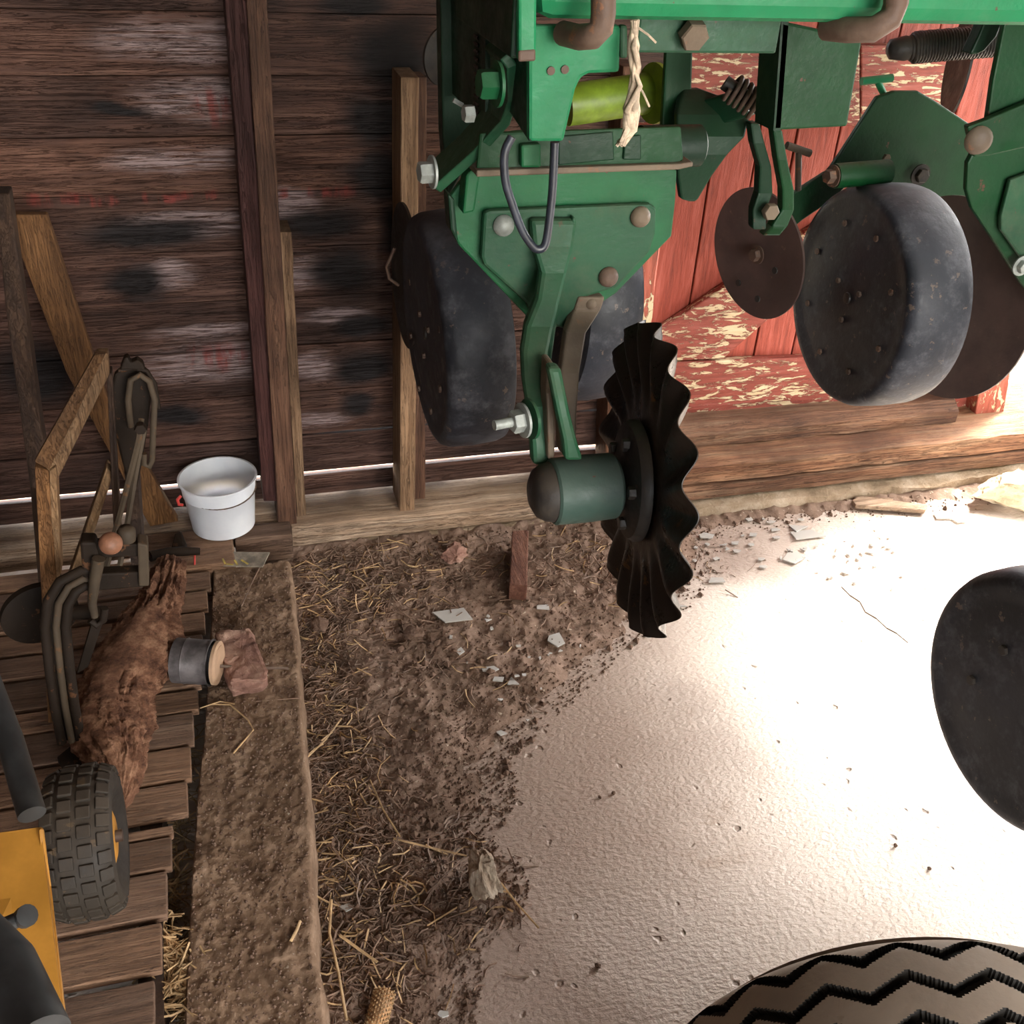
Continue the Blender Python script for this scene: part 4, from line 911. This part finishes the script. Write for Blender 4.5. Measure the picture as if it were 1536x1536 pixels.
for i in range(420):
    f = i/419; a = f*2*math.pi*34; c_ = sp.lerp(se, f); dd = (se-sp).normalized(); u_ = dd.cross(V(0, 0, 1)).normalized(); w_ = dd.cross(u_)
    hx.append(c_+(u_*math.cos(a)+w_*math.sin(a))*.023*(1 if f > .06 else .6+f*6))
MB().tube(hx, .0034, 6).build('down_force_spring', M['black_steel'], pt, smooth=60)
MB().lathe([(-.035, .008), (-.03, .016), (-.005, .020), (.02, .014)], sp, se-sp, 16).build('spring_end', M['black_steel'], pt, smooth=50)
strip('spring_hook', 'green_shaded', [(1490, 1515, 0, 1.5), (1480, 1508, 25, 1.5), (1468, 1496, 55, 1.5), (1458, 1478, 76, 1.5), (1455, 1465, 82, 1.5)], .025, .003)
disc(P(1435, 100, y=2.0), .10, 'black_steel', (.9, -.4, 0), name='rear_disc')
disc(P(668, 84, y=2.0), .052, 'black_steel', (.5, -1, 0), name='rear_pulley')
MB().tube([P(592, 372, y=1.75), P(580, 400, y=1.75), P(584, 418, y=1.75), P(598, 428, y=1.75)], .003, 6).build('hook', M['rust'], pt, smooth=60)
poly('lower_linkage', 'green_deep_shade', ((1190, 290), (1240, 258), (1275, 275), (1250, 300), (1205, 330), (1180, 350)), 1.86, .012)
settle(pt)
# twine
mb = MB(); rnd = random.Random(3)
for k in range(9):
    j = lambda s: rnd.uniform(-s, s)
    mb.tube([P(952+j(5), 30, y=1.13+j(.01)), P(950+j(6), 70+j(4), y=1.12+j(.01)), P(953+j(6), 100+j(4), y=1.12+j(.01)), P(954+j(8), 130+j(4), y=1.11+j(.012)), P(948+j(9), 165+j(4), y=1.11+j(.01)), P(945+j(8), 195, y=1.11+j(.01)), P(930+j(6), 216+j(4), y=1.11+j(.01))], [.0022, .003, .0024, .003, .0042, .004, .002], 6)
mb.tube([P(953, 118, y=1.12), P(965, 140, y=1.12), P(974, 160, y=1.12)], .0012, 5).tube([P(955, 40, y=1.13), P(972, 52, y=1.13), P(984, 64, y=1.13)], .0012, 5)
tag(mb.build('twine', M['twine'], smooth=60), 'frayed grey twine hanging from the planter toolbar', 'twine')

# ------------------------------------------------------------ big tyre at the lower right
RT, WT = .36, .21
tyc = V(.62, .40, RT)
axv = Vector((.60, -.80, 0)).normalized()
TC = None
def tyre_build(c, ax, R, w, H):
    root = thing('tyre', 'large dusty tyre with zigzag tread grooves at the lower right corner', 'tyre')
    u = Vector((0, 0, 1)); f = ax.cross(u).normalized(); nu, nv = 110, 1300; vs = []; gr_ = []
    def prof(s):
        q = abs(s); drop = .0 if q < .55 else ((q-.55)/.45)**2*H
        return R-.010*q*q-drop
    for j in range(nv):
        a = 2*math.pi*j/nv
        for i in range(nu+1):
            s = -1+2*i/nu; r = prof(s); x = s*w/2
            # zigzag grooves
            tri = 2*abs((a*24/(2*math.pi)) % 1-.5)-.5
            g = 0
            for gc in (-.62, -.22, .2, .6):
                dd = abs(s-gc-tri*.20)
                if dd < .055: g = .012
            if abs(s) > .86 and (a*90/(2*math.pi)) % 1 < .4: g = .005
            vs.append(c+ax*x+(f*math.cos(a)+u*math.sin(a))*(r-g)); gr_.append(g)
    m = nu+1
    fs = [(j*m+i, j*m+i+1, ((j+1) % nv)*m+i+1, ((j+1) % nv)*m+i) for j in range(nv) for i in range(nu)]
    o = MB().add(vs, fs).build('tread', M['tyre_groovy'], root)
    o.data.materials.append(M['tyre_dark'])
    for p_, f_ in zip(o.data.polygons, fs): p_.material_index = 1 if max(gr_[q] for q in o.data.polygons[p_.index].vertices) > .004 else 0
    for sd in (-1, 1):
        MB().lathe([(sd*w/2, prof(1)-.001), (sd*w*.53, R*.82), (sd*w*.5, R*.62), (sd*w*.42, R*.55)], c, ax, 64).build('sidewall', M['tyre'], root, smooth=60)
    MB().lathe([(-w*.42, R*.55), (-w*.2, R*.45), (w*.2, R*.45), (w*.42, R*.55)], c, ax, 48).build('rim', M['black_steel'], root, smooth=40)
    settle(root); return root
# tread rubber: dusty lands, dark grooves follow the carved depth
M['tyre_groovy'] = M['tyre']
tp_ = P(1385, 1410, z=2*RT)
tyre_build(V(.645, .415, .30), Vector((.296, .955, 0)).normalized(), .30, .20, .05)

# ------------------------------------------------------------ things on the floor
def put(name, mat, px, py, size, seed, label, cat, z=0, group=None, sub=3, rot=0, rough=.25):
    p = P(px, py, z=z+size[2]*.5); p.z = z
    return tag(rock(name, M[mat], p, size, seed, sub=sub, rot=rot, rough=rough), label, cat, group)
put('rock', 'rock', 1512, 742, (.115, .09, .055), 11, 'large pale yellow rock on the floor near the doorway', 'rock', sub=4)
o = put('stone', 'stone', 722, 1324, (.024, .050, .045), 21, 'pale upright angular stone lying in the lower dirt', 'stone', .008, sub=4, rot=.25)
put('stone', 'brick', 680, 834, (.034, .028, .022), 31, 'grey stone by the kerb left of the wood block', 'stone', .03, sub=4)
put('stone', 'clod', 482, 940, (.022, .024, .018), 41, 'grey clod beside the upper right edge of the timber kerb', 'stone', .015)
put('clod', 'clod', 620, 950, (.026, .02, .014), 51, 'dark crumbly clod below the large glass shard', 'clod', .015)
for i, (a, b, r) in enumerate(((560, 862, .014), (530, 855, .012), (600, 975, .012), (655, 965, .010), (588, 1005, .011), (512, 858, .012))):
    put('pebble', 'clod', a, b, (r, r*.9, r*.7), 60+i, 'brown clod lying in the upper dirt among the straw', 'clod', .018, 'clods in the upper dirt', 2)
for i, (a, b, r, lb) in enumerate(((896, 1450, .006, 'dark crumb alone on bare concrete left of the tyre'), (920, 1190, .0045, 'tiny dark crumb on concrete in mid floor, right one of a pair'), (900, 1196, .004, 'tiny dark crumb on concrete in mid floor, left one of a pair'),
        (1343, 1269, .005, 'small dark crumb on concrete above the tyre, upper one'), (1394, 1303, .005, 'small dark crumb on concrete above the tyre, lower one'), (620, 1376, .008, 'round pebble in dirt left of the upright stone'))):
    put('crumb', 'clod', a, b, (r, r, r*.8), 80+i, lb, 'crumb', 0 if i < 5 else .012, None, 2)
# wood block
wbk = [P(768, 796, z=.085), P(793, 794, z=.085), P(791, 878, z=.06), P(764, 876, z=.06)]
o = MB().prism(wbk, (0, 0, -.045)).build('wood_block', M['block'], bevel=.003); tag(o, 'short reddish brown wood block propped against the kerb', 'block')
for i, (pp, lb) in enumerate((([(1278, 750), (1290, 744), (1392, 757), (1388, 765), (1284, 757)], 'long weathered wood splinter on floor below the door sill'), ([(1280, 746), (1284, 742), (1340, 748), (1338, 752)], 'thin wood splinter lying behind the longer one below the door sill'))):
    tag(MB().prism([P(a, b, z=.018-.006*i) for a, b in pp], (0, 0, -.012)).build('wood_splinter', M['sill'], bevel=.001), lb, 'wood')
c1, c2 = P(578, 1484, z=.024), P(562, 1545, z=.024); d = c2-c1
cob = thing('corn_cob', 'dried bare corn cob at the bottom edge by the timber kerb', 'corn cob')
MB().lathe([(0, .006), (.006, .013), (d.length*.5, .0165), (d.length, .014)], c1, d, 24).build('core', M['cob'], cob, smooth=60)
mb = MB()
for r_ in range(16):
    for k in range(12):
        a = 2*math.pi*(k+(r_ % 2)*.5)/12; ax_ = d.normalized(); u = ax_.cross(V(0, 0, 1)).normalized(); w_ = ax_.cross(u); dr = u*math.cos(a)+w_*math.sin(a)
        mb.bar(c1+ax_*(.006+r_*.0037)+dr*.012, c1+ax_*(.006+r_*.0037)+dr*.0175, .0026, .0018)
mb.build('husks', M['straw'], cob); settle(cob)
# glass shards
sh = [(680, 922, 34, 12, 'large pale glass shard lying on dirt in the middle'), (835, 959, 14, 11, 'pointed glass shard on dirt below the coulter hub'), (817, 910, 15, 4, 'thin long glass shard right of the wood block'),
      (732, 929, 6, 3, 'small shard right of the large pale one'), (690, 976, 7, 6, 'small square shard in mid dirt'), (1210, 802, 30, 8, 'largest glass shard right of the coulter'), (1197, 790, 16, 7, 'triangular shard behind the largest one right of the coulter'),
      (1190, 836, 17, 9, 'long pale shard below the largest shard group'), (1306, 829, 9, 6, 'shard at the edge of the bright floor patch'), (1075, 870, 15, 5, 'shard lying alone right of the coulter edge'), (1060, 803, 12, 5, 'shard nearest the kerb beside the coulter'),
      (735, 1003, 14, 5, 'uppermost shard of the small cluster in mid dirt'), (748, 1018, 12, 4, 'wide shard of the small cluster in mid dirt'), (770, 1022, 10, 8, 'right shard of the small cluster in mid dirt'), (792, 1100, 0, 0, ''),
      (752, 1099, 9, 4, 'shard alone in dirt below the small cluster'), (520, 1360, 12, 7, 'shard beside timber kerb low in the dirt'), (1019, 908, 14, 3, 'slim shard next to the lower rim of the coulter'), (665, 1520, 9, 6, 'shard on concrete at the bottom edge'), (1270, 857, 9, 3, 'shard in front of the largest group, near bright patch'), (1415, 773, 18, 5, 'shard left of the large yellow rock'), (1440, 778, 16, 5, 'shard touching the large yellow rock'), (1435, 738, 14, 9, 'pinkish flat shard behind the large yellow rock')]
def shard(px, py, a, b, label, i, group=None):
    rnd = random.Random(900+i); n = rnd.choice((3, 4, 4, 5)); ph = rnd.uniform(0, 6); z0 = 0; pts = []
    p = P(px, py, z=0); z0 = max(0, soil_h(p.x, p.y))+.002
    for k in range(n):
        g = ph+2*math.pi*(k+rnd.uniform(-.25, .25))/n; pts.append(P(px+a*math.cos(g), py+b*math.sin(g), z=z0+.004+.002*math.sin(g)))
    o = MB().prism(pts, (0, 0, -.003)).build('glass_shard', M['glass'], bevel=.0004); tag(o, label, 'glass', group)
for i, (px, py, a, b, lb) in enumerate(sh):
    if a: shard(px, py, a, b, lb, i)
rnd = random.Random(44)
for i in range(26):
    shard(rnd.gauss(1105, 60), rnd.uniform(775, 850), rnd.uniform(3, 8), rnd.uniform(1.5, 3.5), 'small glass sliver in the litter between coulter and kerb', 100+i, 'glass slivers beside the coulter')
for i in range(24):
    shard(rnd.gauss(1270, 45), rnd.gauss(835, 25), rnd.uniform(2, 6), rnd.uniform(1.5, 3), 'small glass sliver near the bright floor patch', 200+i, 'glass slivers at the bright patch')
for i in range(16):
    shard(rnd.gauss(800, 70), rnd.gauss(985, 45), rnd.uniform(2, 5), rnd.uniform(1, 3), 'tiny glass sliver scattered on the mid dirt', 300+i, 'glass slivers on the dirt')
